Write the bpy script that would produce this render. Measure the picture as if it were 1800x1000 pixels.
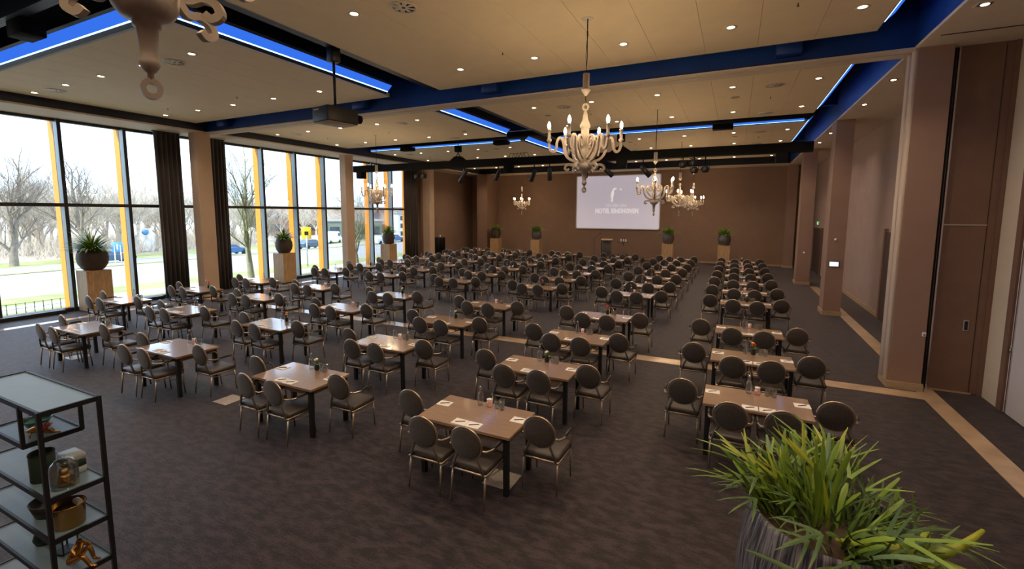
import bpy, bmesh, math, random
from mathutils import Vector, Matrix
random.seed(7)
PI = math.pi
scn = bpy.context.scene
C = scn.collection
for o in list(bpy.data.objects): bpy.data.objects.remove(o)

# ------------------------------------------------------------------ camera
def make_camera():
    yaw, pitch, roll = math.radians(25.887), math.radians(6.117), math.radians(0.2186)
    f = Vector((-math.sin(yaw)*math.cos(pitch), math.cos(yaw)*math.cos(pitch), -math.sin(pitch)))
    r = Vector((math.cos(yaw), math.sin(yaw), 0)); u = r.cross(f)
    r2 = r*math.cos(roll)+u*math.sin(roll); u2 = -r*math.sin(roll)+u*math.cos(roll)
    cd = bpy.data.cameras.new('camera'); co = bpy.data.objects.new('camera', cd); C.objects.link(co)
    m = Matrix((r2, u2, -f)).transposed().to_4x4(); m.translation = (0, 0, 3.3)
    co.matrix_world = m
    cd.sensor_fit = 'HORIZONTAL'; cd.sensor_width = 36; cd.lens = 805.7/1800*36
    cd.shift_x = 0; cd.shift_y = -39.8/1800; cd.clip_start = .05; cd.clip_end = 600
    scn.camera = co
make_camera()

# ------------------------------------------------------------------ world, sun, exposure
w = bpy.data.worlds.new('world'); scn.world = w; w.use_nodes = True
bg = w.node_tree.nodes['Background']
bg.inputs[0].default_value = (.68, .86, 1.12, 1); bg.inputs[1].default_value = 2.2
sd = bpy.data.lights.new('sun', 'SUN'); sd.energy = 4.2; sd.angle = .01; sd.color = (1, .93, .8)
so = bpy.data.objects.new('sun', sd); C.objects.link(so)
so.rotation_euler = Vector((.16, .8, -.52)).to_track_quat('-Z', 'Y').to_euler()
so.location = (-30, -40, 40)
vs = scn.view_settings
vs.view_transform = 'Standard'; vs.look = 'None'; vs.gamma = 1; vs.use_curve_mapping = False
vs.exposure = 0.62
DOWNLIGHT_W = 36; BULB = 175; WARM = (1, .77, .55)

# ------------------------------------------------------------------ materials
MATS = {}
def mat(name, col, rough=.6, metal=0, var=0, scale=8, stretch=(1, 1, 1), bump=0, bscale=60, spec=.5, emit=None, estr=0, trans=0, coat=0, cior=1.5, crough=.05, col2=None, detail=4, sheen=0):
    if name in MATS: return MATS[name]
    m = bpy.data.materials.new(name); m.use_nodes = True; nt = m.node_tree; N = nt.nodes; L = nt.links
    b = N['Principled BSDF']
    b.inputs['Base Color'].default_value = (*col, 1); b.inputs['Roughness'].default_value = rough
    b.inputs['Metallic'].default_value = metal; b.inputs['Specular IOR Level'].default_value = spec
    if coat: b.inputs['Coat Weight'].default_value = coat; b.inputs['Coat IOR'].default_value = cior; b.inputs['Coat Roughness'].default_value = crough
    if sheen: b.inputs['Sheen Weight'].default_value = sheen
    if trans: b.inputs['Transmission Weight'].default_value = trans
    if emit: b.inputs['Emission Color'].default_value = (*emit, 1); b.inputs['Emission Strength'].default_value = estr
    if var or bump or col2:
        tc = N.new('ShaderNodeTexCoord'); mp = N.new('ShaderNodeMapping'); L.new(tc.outputs['Object'], mp.inputs[0])
        mp.inputs['Scale'].default_value = stretch
        nz = N.new('ShaderNodeTexNoise'); nz.inputs['Scale'].default_value = scale; nz.inputs['Detail'].default_value = detail
        L.new(mp.outputs[0], nz.inputs['Vector'])
        if var or col2:
            cr = N.new('ShaderNodeValToRGB')
            c2 = col2 if col2 else tuple(min(1, c*(1+var)) for c in col)
            c1 = col if col2 else tuple(c*(1-var) for c in col)
            cr.color_ramp.elements[0].position = .32; cr.color_ramp.elements[1].position = .68
            cr.color_ramp.elements[0].color = (*c1, 1); cr.color_ramp.elements[1].color = (*c2, 1)
            L.new(nz.outputs['Fac'], cr.inputs[0]); L.new(cr.outputs[0], b.inputs['Base Color'])
        if bump:
            n2 = N.new('ShaderNodeTexNoise'); n2.inputs['Scale'].default_value = bscale; L.new(mp.outputs[0], n2.inputs['Vector'])
            bp = N.new('ShaderNodeBump'); bp.inputs['Strength'].default_value = bump; bp.inputs['Distance'].default_value = .01
            L.new(n2.outputs['Fac'], bp.inputs['Height']); L.new(bp.outputs[0], b.inputs['Normal'])
    MATS[name] = m; return m

def mat_glass_pane(name, tint=(.96, .98, .98), refl=.018):
    m = bpy.data.materials.new(name); m.use_nodes = True; nt = m.node_tree; N = nt.nodes; L = nt.links
    out = N['Material Output']; N.remove(N['Principled BSDF'])
    t = N.new('ShaderNodeBsdfTransparent'); t.inputs[0].default_value = (*tint, 1)
    g = N.new('ShaderNodeBsdfGlossy'); g.inputs['Roughness'].default_value = .02
    fr = N.new('ShaderNodeFresnel'); fr.inputs[0].default_value = 1.4
    mu = N.new('ShaderNodeMath'); mu.operation = 'MULTIPLY'; mu.inputs[1].default_value = refl/.03
    mn = N.new('ShaderNodeMath'); mn.operation = 'MINIMUM'; mn.inputs[1].default_value = .5
    L.new(fr.outputs[0], mu.inputs[0]); L.new(mu.outputs[0], mn.inputs[0])
    mx = N.new('ShaderNodeMixShader'); L.new(mn.outputs[0], mx.inputs[0]); L.new(t.outputs[0], mx.inputs[1]); L.new(g.outputs[0], mx.inputs[2])
    L.new(mx.outputs[0], out.inputs[0]); MATS[name] = m; return m

def mat_emit(name, col, s):
    m = bpy.data.materials.new(name); m.use_nodes = True; nt = m.node_tree; N = nt.nodes
    N.remove(N['Principled BSDF']); e = N.new('ShaderNodeEmission')
    e.inputs[0].default_value = (*col, 1); e.inputs[1].default_value = s
    nt.links.new(e.outputs[0], N['Material Output'].inputs[0]); MATS[name] = m; return m

def mat_carpet():
    m = bpy.data.materials.new('carpet'); m.use_nodes = True; nt = m.node_tree; N = nt.nodes; L = nt.links
    b = N['Principled BSDF']; b.inputs['Roughness'].default_value = .62; b.inputs['Specular IOR Level'].default_value = .34
    b.inputs['Sheen Weight'].default_value = .22; b.inputs['Sheen Roughness'].default_value = .35
    tc = N.new('ShaderNodeTexCoord')
    def noise(scale, st, det=3):
        mp = N.new('ShaderNodeMapping'); mp.inputs['Scale'].default_value = st; L.new(tc.outputs['Object'], mp.inputs[0])
        n = N.new('ShaderNodeTexNoise'); n.inputs['Scale'].default_value = scale; n.inputs['Detail'].default_value = det
        L.new(mp.outputs[0], n.inputs['Vector']); return n
    a = noise(4.5, (1.2, 2.4, 1), 3); s = noise(15, (.45, 6, 1), 2); f = noise(55, (1, 1, 1), 2)
    ad = N.new('ShaderNodeMath'); ad.operation = 'MULTIPLY_ADD'; ad.inputs[1].default_value = .75
    L.new(s.outputs[0], ad.inputs[0]); L.new(a.outputs[0], ad.inputs[2])
    a2 = N.new('ShaderNodeMath'); a2.operation = 'MULTIPLY_ADD'; a2.inputs[1].default_value = .5
    L.new(f.outputs[0], a2.inputs[0]); L.new(ad.outputs[0], a2.inputs[2])
    cr = N.new('ShaderNodeValToRGB'); e = cr.color_ramp.elements
    e[0].position = .86; e[0].color = (.0105, .0066, .0085, 1); e[1].position = 1.0; e[1].color = (.044, .029, .0335, 1)
    mr = N.new('ShaderNodeMapRange'); mr.inputs[1].default_value = .75; mr.inputs[2].default_value = 1.5
    L.new(a2.outputs[0], mr.inputs[0]); e[0].position = .36; e[1].position = .66
    L.new(mr.outputs[0], cr.inputs[0]); L.new(cr.outputs[0], b.inputs['Base Color'])
    bp = N.new('ShaderNodeBump'); bp.inputs['Strength'].default_value = .5; bp.inputs['Distance'].default_value = .01
    L.new(f.outputs[0], bp.inputs['Height']); L.new(bp.outputs[0], b.inputs['Normal'])
    MATS['carpet'] = m; return m

def mat_pot_ribbed():
    m = mat('ribbed_pot', (.05, .055, .07), .55)
    nt = m.node_tree; N = nt.nodes; L = nt.links; b = N['Principled BSDF']
    tc = N.new('ShaderNodeTexCoord'); sp = N.new('ShaderNodeSeparateXYZ'); L.new(tc.outputs['Object'], sp.inputs[0])
    at = N.new('ShaderNodeMath'); at.operation = 'ARCTAN2'; L.new(sp.outputs[1], at.inputs[0]); L.new(sp.outputs[0], at.inputs[1])
    cb = N.new('ShaderNodeCombineXYZ'); L.new(at.outputs[0], cb.inputs[0])
    zz = N.new('ShaderNodeMath'); zz.operation = 'MULTIPLY'; zz.inputs[1].default_value = .16; L.new(sp.outputs[2], zz.inputs[0]); L.new(zz.outputs[0], cb.inputs[1])
    n = N.new('ShaderNodeTexNoise'); n.inputs['Scale'].default_value = 34; n.inputs['Detail'].default_value = 3; L.new(cb.outputs[0], n.inputs['Vector'])
    cr = N.new('ShaderNodeValToRGB'); e = cr.color_ramp.elements
    e[0].position = .42; e[0].color = (.022, .022, .03, 1); e[1].position = .66; e[1].color = (.22, .20, .21, 1)
    L.new(n.outputs[0], cr.inputs[0]); L.new(cr.outputs[0], b.inputs['Base Color'])
    bp = N.new('ShaderNodeBump'); bp.inputs['Strength'].default_value = .8; bp.inputs['Distance'].default_value = .01
    L.new(n.outputs[0], bp.inputs['Height']); L.new(bp.outputs[0], b.inputs['Normal'])
    return m

M_carpet = mat_carpet()
M_stone = mat('stone_strip', (.48, .34, .22), .3, coat=.7, crough=.15, var=.18, scale=2.5, detail=6)
M_ceil = mat('ceiling_board', (.86, .71, .50), .75, var=.02, scale=3)
M_ceiledge = mat('ceiling_edge', (.62, .56, .46), .7)
M_lowceil = mat('plaster_ceiling', (.70, .60, .48), .7, var=.03, scale=3)
M_wallb = mat('brown_wall', (.26, .160, .115), .7, var=.05, scale=2, bump=.08, bscale=90)
M_wallr = mat('mauve_wall', (.38, .275, .245), .65, var=.05, scale=2, bump=.05, bscale=90)
M_coll = mat('column_tan', (.60, .44, .32), .6, var=.04, scale=2, bump=.05, bscale=80)
M_col = mat('column_paint', (.30, .19, .148), .6, var=.04, scale=2, bump=.05, bscale=80)
M_panel = mat('partition_panel', (.20, .115, .085), .5, var=.06, scale=3, bump=.06, bscale=120)
M_skirt = mat('skirting_wood', (.42, .30, .19), .45, var=.1, scale=4, stretch=(1, 1, 6))
M_dark = mat('black_metal', (.012, .012, .014), .45)
M_truss = mat('truss_black', (.004, .004, .005), .8, spec=.15)
M_blue = mat('blue_steel', (.003, .045, .26), .5, var=.1, scale=2)
M_navy = mat('navy_steel', (.018, .026, .055), .55, var=.1, scale=2)
M_slab = mat('dark_slab', (.010, .014, .03), .8)
M_alu = mat('grey_mullion', (.34, .41, .43), .4, metal=.2)
M_blk = mat('black_frame', (.02, .021, .023), .4)
M_orange = mat('orange_fin', (.62, .24, .008), .55, var=.06, scale=2, stretch=(1, 1, .3))
M_glass = mat_glass_pane('window_glass')
M_curtain = mat('curtain_fabric', (.060, .048, .045), .7, var=.2, scale=6, stretch=(1, 1, .1), sheen=.3)
M_oak = mat('oak_veneer', (.50, .32, .17), .45, var=.22, scale=5, stretch=(6, 6, .6))
M_top = mat('table_laminate', (.33, .215, .145), .30, coat=1.0, cior=1.75, crough=.10, var=.12, scale=4, stretch=(1, 9, 1))
M_leg = mat('table_leg_black', (.012, .012, .013), .4)
M_apron = mat('table_apron', (.22, .13, .08), .5, var=.1, scale=4, stretch=(1, 1, 6))
M_fabric = mat('chair_fabric', (.048, .037, .032), .8, var=.25, scale=40, bump=.3, bscale=220, sheen=.25)
M_seat = mat('seat_leather', (.050, .040, .036), .42, var=.12, scale=20)
M_bronze = mat('bronze_frame', (.50, .40, .30), .32, metal=.85, var=.06, scale=10)
M_armpad = mat('arm_pad', (.02, .018, .017), .4)
M_paper = mat('paper', (.82, .79, .76), .7)
M_pen = mat('pen_black', (.015, .015, .018), .3)
M_clear = mat_glass_pane('clear_glass', (.90, .93, .93), .10)
M_water = mat('water', (.85, .92, .93), .02, trans=1)
M_red = mat('red_wrapper', (.65, .05, .03), .5, col2=(.85, .80, .78), scale=30)
M_vase = mat('dark_vase', (.02, .018, .018), .35)
M_leaf = mat('leaf_green', (.115, .22, .018), .42, col2=(.22, .33, .035), scale=6)
M_leaf2 = mat('leaf_dark', (.035, .085, .016), .45, col2=(.10, .17, .03), scale=6)
M_leaf3 = mat('leaf_silver', (.20, .29, .20), .45, col2=(.10, .20, .05), scale=8)
M_leafy = mat('leaf_yellow', (.34, .36, .02), .4, col2=(.20, .27, .02), scale=5)
M_soil = mat('soil', (.05, .03, .015), .9, var=.4, scale=40)
M_potb = mat('pot_brown', (.085, .065, .055), .55, var=.15, scale=12, bump=.1)
M_potg = mat('pot_grey', (.20, .19, .19), .35, metal=.5, var=.1, scale=8)
M_ribpot = mat_pot_ribbed()
M_white = mat('chandelier_white', (.42, .36, .31), .5)
M_bulb = mat_emit('bulb_glow', (1, .72, .40), BULB)
M_down = mat_emit('downlight_glow', (1, .74, .45), 14)
M_ringm = mat('fixture_ring', (.72, .66, .56), .4)
M_chrome = mat('chrome', (.6, .6, .62), .2, metal=1)
M_ledb = mat_emit('led_diffuser', (.04, .18, .9), .62)
M_ledw = mat_emit('led_line', (.30, .58, 1.0), 3.2)
M_gold = mat('gold', (.55, .30, .09), .25, metal=1, var=.1, scale=12)
M_shelfm = mat('shelf_metal', (.010, .011, .013), .4)
M_shelft = mat('shelf_tray', (.15, .22, .27), .38, spec=.9, var=.05, scale=10)  # bluish window reflection is put into the tray colour
M_greenglass = mat('green_glass', (.45, .80, .62), .05, trans=.9)
M_dgreen = mat('dark_green_box', (.012, .03, .02), .5)
M_pink = mat('pink_glaze', (.55, .08, .14), .35)
M_pale = mat('pale_ceramic', (.45, .52, .52), .4)
M_screen = mat('screen_cloth', (.75, .72, .75), .8, emit=(.60, .56, .70), estr=.30)  # emission stands in for projector light falling on the cloth
M_logo = mat('screen_logo', (.9, .88, .85), .8, emit=(.9, .86, .84), estr=.42)  # glow stands in for the projected logo's light
M_plug = mat('white_plastic', (.78, .77, .75), .4)
M_disp = mat('wall_display', (.1, .1, .1), .3, emit=(.75, .85, 1), estr=1.0)
M_exit = mat('exit_green', (.03, .4, .08), .4, emit=(.15, .8, .2), estr=.8)
M_doorw = mat('pale_door', (.62, .58, .60), .45)
M_doord = mat('dark_door', (.07, .045, .038), .5)

# ------------------------------------------------------------------ mesh builder
class MB:
    def __init__(s): s.v = []; s.f = []; s.sm = []
    def add(s, vs, fs, smooth=False):
        n = len(s.v); s.v += [tuple(v) for v in vs]; s.f += [tuple(i+n for i in f) for f in fs]; s.sm += [smooth]*len(fs); return s
    def box(s, x0, x1, y0, y1, z0, z1):
        return s.add([(x0, y0, z0), (x1, y0, z0), (x1, y1, z0), (x0, y1, z0), (x0, y0, z1), (x1, y0, z1), (x1, y1, z1), (x0, y1, z1)],
              [(0, 3, 2, 1), (4, 5, 6, 7), (0, 1, 5, 4), (1, 2, 6, 5), (2, 3, 7, 6), (3, 0, 4, 7)])
    def rbox(s, x0, x1, y0, y1, z0, z1, r=.01, seg=2, smooth=True):
        bm = bmesh.new(); bmesh.ops.create_cube(bm, size=1)
        for v in bm.verts: v.co = Vector(((x0+x1)/2+v.co.x*(x1-x0), (y0+y1)/2+v.co.y*(y1-y0), (z0+z1)/2+v.co.z*(z1-z0)))
        bmesh.ops.bevel(bm, geom=bm.edges[:], offset=r, segments=seg, affect='EDGES', profile=.5)
        bm.verts.index_update()
        s.add([v.co[:] for v in bm.verts], [[v.index for v in f.verts] for f in bm.faces], smooth); bm.free(); return s
    def lathe(s, prof, seg=16, c=(0, 0, 0), smooth=True, close=False):
        vs = []; fs = []; n = len(prof)
        for i in range(seg):
            a = 2*PI*i/seg; ca, sa = math.cos(a), math.sin(a)
            for r, z in prof: vs.append((c[0]+r*ca, c[1]+r*sa, c[2]+z))
        for i in range(seg):
            j = (i+1) % seg
            for k in range(n-1): fs.append((i*n+k, j*n+k, j*n+k+1, i*n+k+1))
            if close: fs.append((i*n+n-1, j*n+n-1, j*n, i*n))
        return s.add(vs, fs, smooth)
    def cyl(s, p, q, r0, r1=None, seg=8, caps=True, smooth=True):
        return s.tube([p, q], [r0, r0 if r1 is None else r1], seg, caps, smooth)
    def tube(s, pts, rad, seg=6, caps=True, smooth=True, closed=False):
        pts = [Vector(p) for p in pts]; n = len(pts)
        if not isinstance(rad, (list, tuple)): rad = [rad]*n
        vs = []; fs = []; up = None
        for i, p in enumerate(pts):
            if closed: t = pts[(i+1) % n]-pts[i-1]
            else: t = pts[min(i+1, n-1)]-pts[max(i-1, 0)]
            t.normalize()
            if up is None:
                up = Vector((0, 0, 1)) if abs(t.z) < .9 else Vector((1, 0, 0))
            a = up-t*up.dot(t)
            if a.length < 1e-4: a = t.orthogonal()
            a.normalize(); b = t.cross(a); up = a
            for k in range(seg):
                an = 2*PI*k/seg; vs.append(p+(a*math.cos(an)+b*math.sin(an))*rad[i])
        m = n if closed else n-1
        for i in range(m):
            j = (i+1) % n
            for k in range(seg):
                l = (k+1) % seg; fs.append((i*seg+k, i*seg+l, j*seg+l, j*seg+k))
        if caps and not closed:
            fs.append(tuple(range(seg))[::-1]); fs.append(tuple((n-1)*seg+k for k in range(seg)))
        return s.add(vs, fs, smooth)
    def band(s, pts, w, t):
        """flat-sawn curve: pts (r, z) in the local XZ plane, width w in plane, thickness t along Y"""
        P = [Vector((p[0], 0, p[1])) for p in pts]; n = len(P); vs = []; fs = []
        for i, p in enumerate(P):
            d = P[min(i+1, n-1)]-P[max(i-1, 0)]; d.normalize(); nn = Vector((-d.z, 0, d.x))
            ww = (w[i] if isinstance(w, (list, tuple)) else w)/2
            for sy, sn in ((-1, -1), (1, -1), (1, 1), (-1, 1)): vs.append(p+nn*ww*sn+Vector((0, sy*t/2, 0)))
        for i in range(n-1):
            for k in range(4):
                l = (k+1) % 4; fs.append((i*4+k, i*4+l, i*4+4+l, i*4+4+k))
        fs.append((3, 2, 1, 0)); fs.append(tuple((n-1)*4+k for k in range(4)))
        return s.add(vs, fs, False)
    def prism(s, poly, axis, a, b, smooth=False):
        """extrude 2D polygon along axis index between a and b"""
        n = len(poly); vs = []
        for t in (a, b):
            for p in poly:
                q = list(p); q.insert(axis, t); vs.append(q)
        fs = [tuple(range(n))[::-1], tuple(range(n, 2*n))]+[(i, (i+1) % n, n+(i+1) % n, n+i) for i in range(n)]
        return s.add(vs, fs, smooth)
    def xf(s, m):
        s.v = [tuple(m @ Vector(v)) for v in s.v]; return s
    def mesh(s, name, m):
        me = bpy.data.meshes.new(name); me.from_pydata(s.v, [], s.f)
        if any(s.sm): me.polygons.foreach_set('use_smooth', s.sm)
        me.materials.append(m); me.update()
        bm = bmesh.new(); bm.from_mesh(me); bmesh.ops.recalc_face_normals(bm, faces=bm.faces[:]); bm.to_mesh(me); bm.free()
        return me
    def obj(s, name, m, parent=None, loc=None):
        return link(name, s.mesh(name, m), parent, loc)

def link(name, me, parent=None, loc=None, rot=None):
    o = bpy.data.objects.new(name, me); C.objects.link(o)
    if parent is not None: o.parent = parent
    if loc is not None: o.location = loc
    if rot is not None: o.rotation_euler = rot
    return o
def tag(o, label=None, cat=None, group=None, kind=None):
    if label: o['label'] = label
    if cat: o['category'] = cat
    if group: o['group'] = group
    if kind: o['kind'] = kind
    return o
def thing(name, label, cat, loc=(0, 0, 0), rz=0, group=None):
    o = link(name, None, None, loc, (0, 0, rz)); o.empty_display_size = .1
    return tag(o, label, cat, group)
def struct(name, mb, m, parent=None):
    o = mb.obj(name, m, parent)
    if parent is None: o['kind'] = 'structure'
    return o
def copy_tree(o, parent=None):
    c = o.copy(); C.objects.link(c); c.parent = parent
    for ch in o.children: copy_tree(ch, c)
    return c
def kids(o): return list(o.children)
def B(*a): return MB().box(*a)

# ------------------------------------------------------------------ room shell
ZL, ZP, ZS = 6.24, 6.52, 7.45           # low ceiling, raft underside, slab
XW, XR, YF, YB = -19.8, 4.25, 33.2, -4.2
fl = struct('floor', B(XW-.3, XR+.3, YB-.2, YF+.2, -.3, 0), M_carpet)
struct('trim_1', B(3.2, 3.5, YB, 24.6, -.01, .006), M_stone)
struct('trim_2', B(-18.3, 3.2, 10.33, 10.70, -.01, .006), M_stone)
struct('trim_3', B(-18.35, -18.05, YB, 25, -.01, .006), M_stone)
struct('ceiling', B(XW-.3, XR+.3, YB-.2, YF+.2, ZS, ZS+.25), M_slab)
# raft bays: each raft is built of boards about 0.92 m wide
bays = [(-2.62, 3.06), (4.75, 10.43), (12.1, 17.78), (19.45, 25.1), (26.8, 30.12)]
rafts = []
def raft(x0, x1, n, y0, y1, idx):
    r = link('ceiling_raft', None); tag(r, kind='structure'); r.name = 'ceiling_%d' % idx
    w_ = (x1-x0)/n
    me = MB().box(-w_/2+.003, w_/2-.003, y0, y1, ZP, ZP+.04).mesh('ceiling_board', M_ceil)
    for i in range(n): link('ceiling_board', me, r, (x0+(i+.5)*w_, 0, 0))
    e = MB()
    for a in ((x0-.012, x0, y0-.012, y1+.012), (x1, x1+.012, y0-.012, y1+.012), (x0, x1, y0-.012, y0), (x0, x1, y1, y1+.012)):
        e.box(a[0], a[1], a[2], a[3], ZP-.004, ZP+.10)
    e.obj('edge_profile', M_ceiledge, r)
    B(x0+.05, x1-.05, y0+.05, y1-.05, ZP+.045, ZP+.09).obj('backing', M_slab, r)
    return r
ci = 1
for (y0, y1) in bays:
    raft(-17.95, -8.92, 10, y0, y1, ci); raft(-7.2, 2.07, 10, y0, y1, ci+1); ci += 2
struct('ceiling_%d' % ci, B(2.74, XR, YB, YF, ZL, ZL+.05), M_lowceil)
struct('ceiling_%d' % (ci+1), B(XW, -18.1, YB, YF, ZL, ZL+.05), M_lowceil)
struct('ceiling_%d' % (ci+2), B(-18.1, 2.74, 31.9, YF, ZL, ZL+.05), M_lowceil)
# fascias of the recesses
struct('beam_1', B(2.74, 2.80, YB, YF, ZL+.05, ZS), M_blue)
struct('beam_2', B(-18.16, -18.1, YB, YF, ZL+.05, ZS), M_navy)
struct('beam_3', B(-18.1, 2.74, 31.9, 31.96, ZL+.05, ZS), mat('dark_fascia', (.006, .008, .02), .6))
bt = struct('beam_4', B(-18.1, 2.74, 10.92, 11.30, ZL+.02, ZS), M_blue)
tr = MB().box(-18.1, 2.74, 10.80, 10.99, ZL-.02, ZL+.02).box(-18.1, 2.74, 11.04, 11.32, ZL-.02, ZL+.02)
tr.obj('track_rail', M_lowceil, bt)
for i, (y, m_) in enumerate(((18.2, M_blue), (26.0, M_blue), (3.9, M_navy))):
    b = struct('beam_%d' % (5+i), B(-18.1, 2.74, y-.09, y+.09, 6.78, 6.81), m_)
    B(-18.1, 2.74, y-.015, y+.015, 6.8, 7.2).obj('web', m_, b); B(-18.1, 2.74, y-.09, y+.09, 7.2, 7.23).obj('upper_flange', m_, b)
b = struct('beam_8', B(-7.73, -7.47, YB, 31.8, 6.66, 6.69), M_navy)
B(-7.615, -7.585, YB, 31.8, 6.69, 7.2).obj('web', M_navy, b); B(-7.73, -7.47, YB, 31.8, 7.2, 7.23).obj('upper_flange', M_navy, b)
for i, x in enumerate((-5.85, -10.31, -16.87, .77)):
    tag(MB().rbox(x-.22, x+.22, 10.64, 10.92, 6.38, 6.66, .01, 1).obj('beam_box', M_blue),
        'small blue box on the ceiling beam %s' % ('above the projector side of the big chandelier', 'behind the projector', 'by the window column', 'near the right pillar')[i], 'box')

# walls
struct('wall_far', B(XW-.3, XR+.3, YF, YF+.2, 0, ZS), M_wallb)
struct('wall_right', MB().box(XR, XR+.2, YB, YF, 0, ZS), M_wallr)
struct('wall_near', B(XW-.3, XR+.3, YB-.2, YB, 0, ZS), M_wallb)
struct('wall_left', B(XW-.2, XW, 25.2, YF, 0, ZS), M_wallb)
struct('wall_left_head', B(XW-.25, XW, YB, 25.2, ZL-.04, ZS), M_blk)
struct('baseboard_far', B(-17.4, 2.7, YF-.03, YF, 0, .10), M_skirt)
struct('baseboard_right', B(XR-.03, XR, 11.2, 28.4, 0, .14), M_skirt)
struct('baseboard_left', B(XW, XW+.03, 26.6, YF, 0, .10), M_skirt)
# columns with skirting
def column(i, x0, x1, y0, y1, m_, skirt=True):
    c = struct('column_%d' % i, B(x0, x1, y0, y1, 0, ZL), m_)
    if skirt: B(x0-.03, x1+.03, y0-.03, y1+.03, 0, .14).obj('skirting', M_skirt, c)
    return c
c1 = column(1, 2.78, 3.27, 10.79, 11.30, M_col)
for y in (10.83, 11.09): MB().rbox(2.735, 2.79, y, y+.18, 0.14, ZL, .01, 1).obj('jamb_strip', mat('jamb_paint', (.62, .50, .42), .5), c1)
column(2, 2.72, 3.2, 17.8, 18.55, M_col); column(3, 2.68, 3.22, 25.08, 25.9, M_col); column(4, 2.75, 3.25, 32.5, YF, M_col)
column(5, -18.68, -18.26, 10.55, 11.1, M_coll, False); column(6, -18.75, -18.36, 17.95, 18.5, M_coll, False)
column(7, -19.4, -18.85, 25.9, 26.45, M_coll, False); column(8, -18.25, -17.35, 31.3, YF, M_wallb, False)
# partition pocket panel beyond column 1, returning to the right-hand wall
p = struct('door_1', B(3.42, 4.13, 11.02, 11.08, .02, ZL), M_panel)
B(3.27, 3.40, 11.10, 11.16, 0, ZL).obj('shadow_gap', M_dark, p)
B(3.395, 3.42, 10.99, 11.08, 0, ZL).obj('edge_strip', M_chrome, p)
B(4.13, XR, 10.99, 11.12, 0, ZL).obj('side_post', M_panel, p)
B(3.43, 4.02, 11.012, 11.022, 3.10, 3.125).obj('seam_strip', mat('seam_metal', (.5, .45, .42), .4, metal=.6), p)
B(4.015, 4.02, 11.012, 11.022, .02, 6.2).obj('seam_line', M_dark, p)
B(3.43, 4.05, 11.0, 11.03, 0, .03).obj('threshold', M_skirt, p)
h = MB().box(3.845, 3.925, 11.008, 11.022, 1.18, 1.38).obj('flush_pull', M_chrome, p)
B(3.862, 3.908, 11.004, 11.012, 1.20, 1.36).obj('pull_recess', M_dark, h)
struct('trim_4', B(4.19, XR, 10.43, 10.98, 0, ZL), M_lowceil); struct('trim_5', B(4.17, XR, 10.28, 10.43, 0, ZL), M_panel)
d2 = struct('door_2', B(4.20, XR, 8.9, 10.26, .01, ZL), M_doorw)
B(4.185, 4.20, 10.17, 10.20, .01, ZL).obj('edge_strip', M_chrome, d2); MB().rbox(4.17, 4.20, 10.20, 10.25, 1.03, 1.11, .004, 1).obj('lock', M_chrome, d2)
d3 = struct('door_3', B(XR-.06, XR, 16.6, 17.75, 0, 2.75), M_doord); B(XR-.09, XR, 16.45, 16.6, 0, 2.85).obj('frame', M_panel, d3); B(XR-.09, XR, 17.75, 17.9, 0, 2.85).obj('frame', M_panel, d3)
MB().cyl((XR-.11, 16.75, 1.05), (XR-.11, 16.9, 1.05), .012).obj('handle', M_chrome, d3)
d4 = struct('door_4', B(XR-.06, XR, 29.4, 32.2, 0, 2.5), M_doord); B(XR-.08, XR, 29.3, 29.4, 0, 2.55).obj('frame', M_panel, d4)
MB().cyl((XR-.1, 30.7, 1.05), (XR-.1, 30.85, 1.05), .012).obj('handle', M_chrome, d4)
# right ceiling slots over the partition track
struct('trim_6', B(2.9, XR, 10.20, 10.235, ZL-.006, ZL), M_dark); struct('trim_7', B(2.35, 2.74, 10.80, 10.86, ZL-.03, ZL-.02), M_lowceil)

# ------------------------------------------------------------------ window wall
Y0, DY = 7.12, 1.76
fin_me = B(-20.22, -19.86, 0, .09, -.1, 6.9).mesh('fin', M_orange)
mul_me = MB().rbox(-19.84, -19.60, 0, .095, 0, 6.2, .006, 1, False).mesh('mullion', M_alu)
cap_me = B(-19.602, -19.585, .0, .097, 0, 6.2).mesh('mullion_cap', M_blk)
tra_me = B(-19.86, -19.57, .095, DY, 3.44, 3.55).mesh('transom', M_blk)
lo_me = B(-19.815, -19.805, .095, DY, .12, 3.44).mesh('pane', M_glass)
up_me = B(-19.815, -19.805, .095, DY, 3.55, 6.15).mesh('pane', M_glass)
sill_me = B(-19.88, -19.62, .095, DY, 0, .12).mesh('sill', M_blk)
hd_me = B(-19.88, -19.70, .095, DY, 6.15, 6.24).mesh('head', M_blk)
for k in range(-6, 11):
    r = link('window_%d' % (k+7), mul_me, None, (0, Y0+DY*k, 0)); r['kind'] = 'structure'
    for nm, me in (('fin', fin_me), ('mullion_cap', cap_me), ('transom', tra_me), ('pane', lo_me), ('pane', up_me), ('sill', sill_me), ('head', hd_me)):
        if k == 10 and nm in ('transom', 'pane', 'sill', 'head'): continue
        link(nm, me, r)
for i, (a, b_) in enumerate(((1.0, 6.85), (9.0, 9.7), (15.2, 20.0))):
    t = thing('floor_convector', 'long black convector grille on the floor %s' % ('before the tall planter by windows', 'beside the drawn dark curtain', 'between the second and third window planters')[i], 'convector', (-19.5, 0, 0))
    B(-.1, .1, a, b_, 0, .11).obj('casing', M_blk, t)
    g = MB()
    for j in range(5): g.box(-.08+j*.035, -.06+j*.035, a+.03, b_-.03, .11, .118)
    g.obj('grille', M_alu, t)
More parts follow.
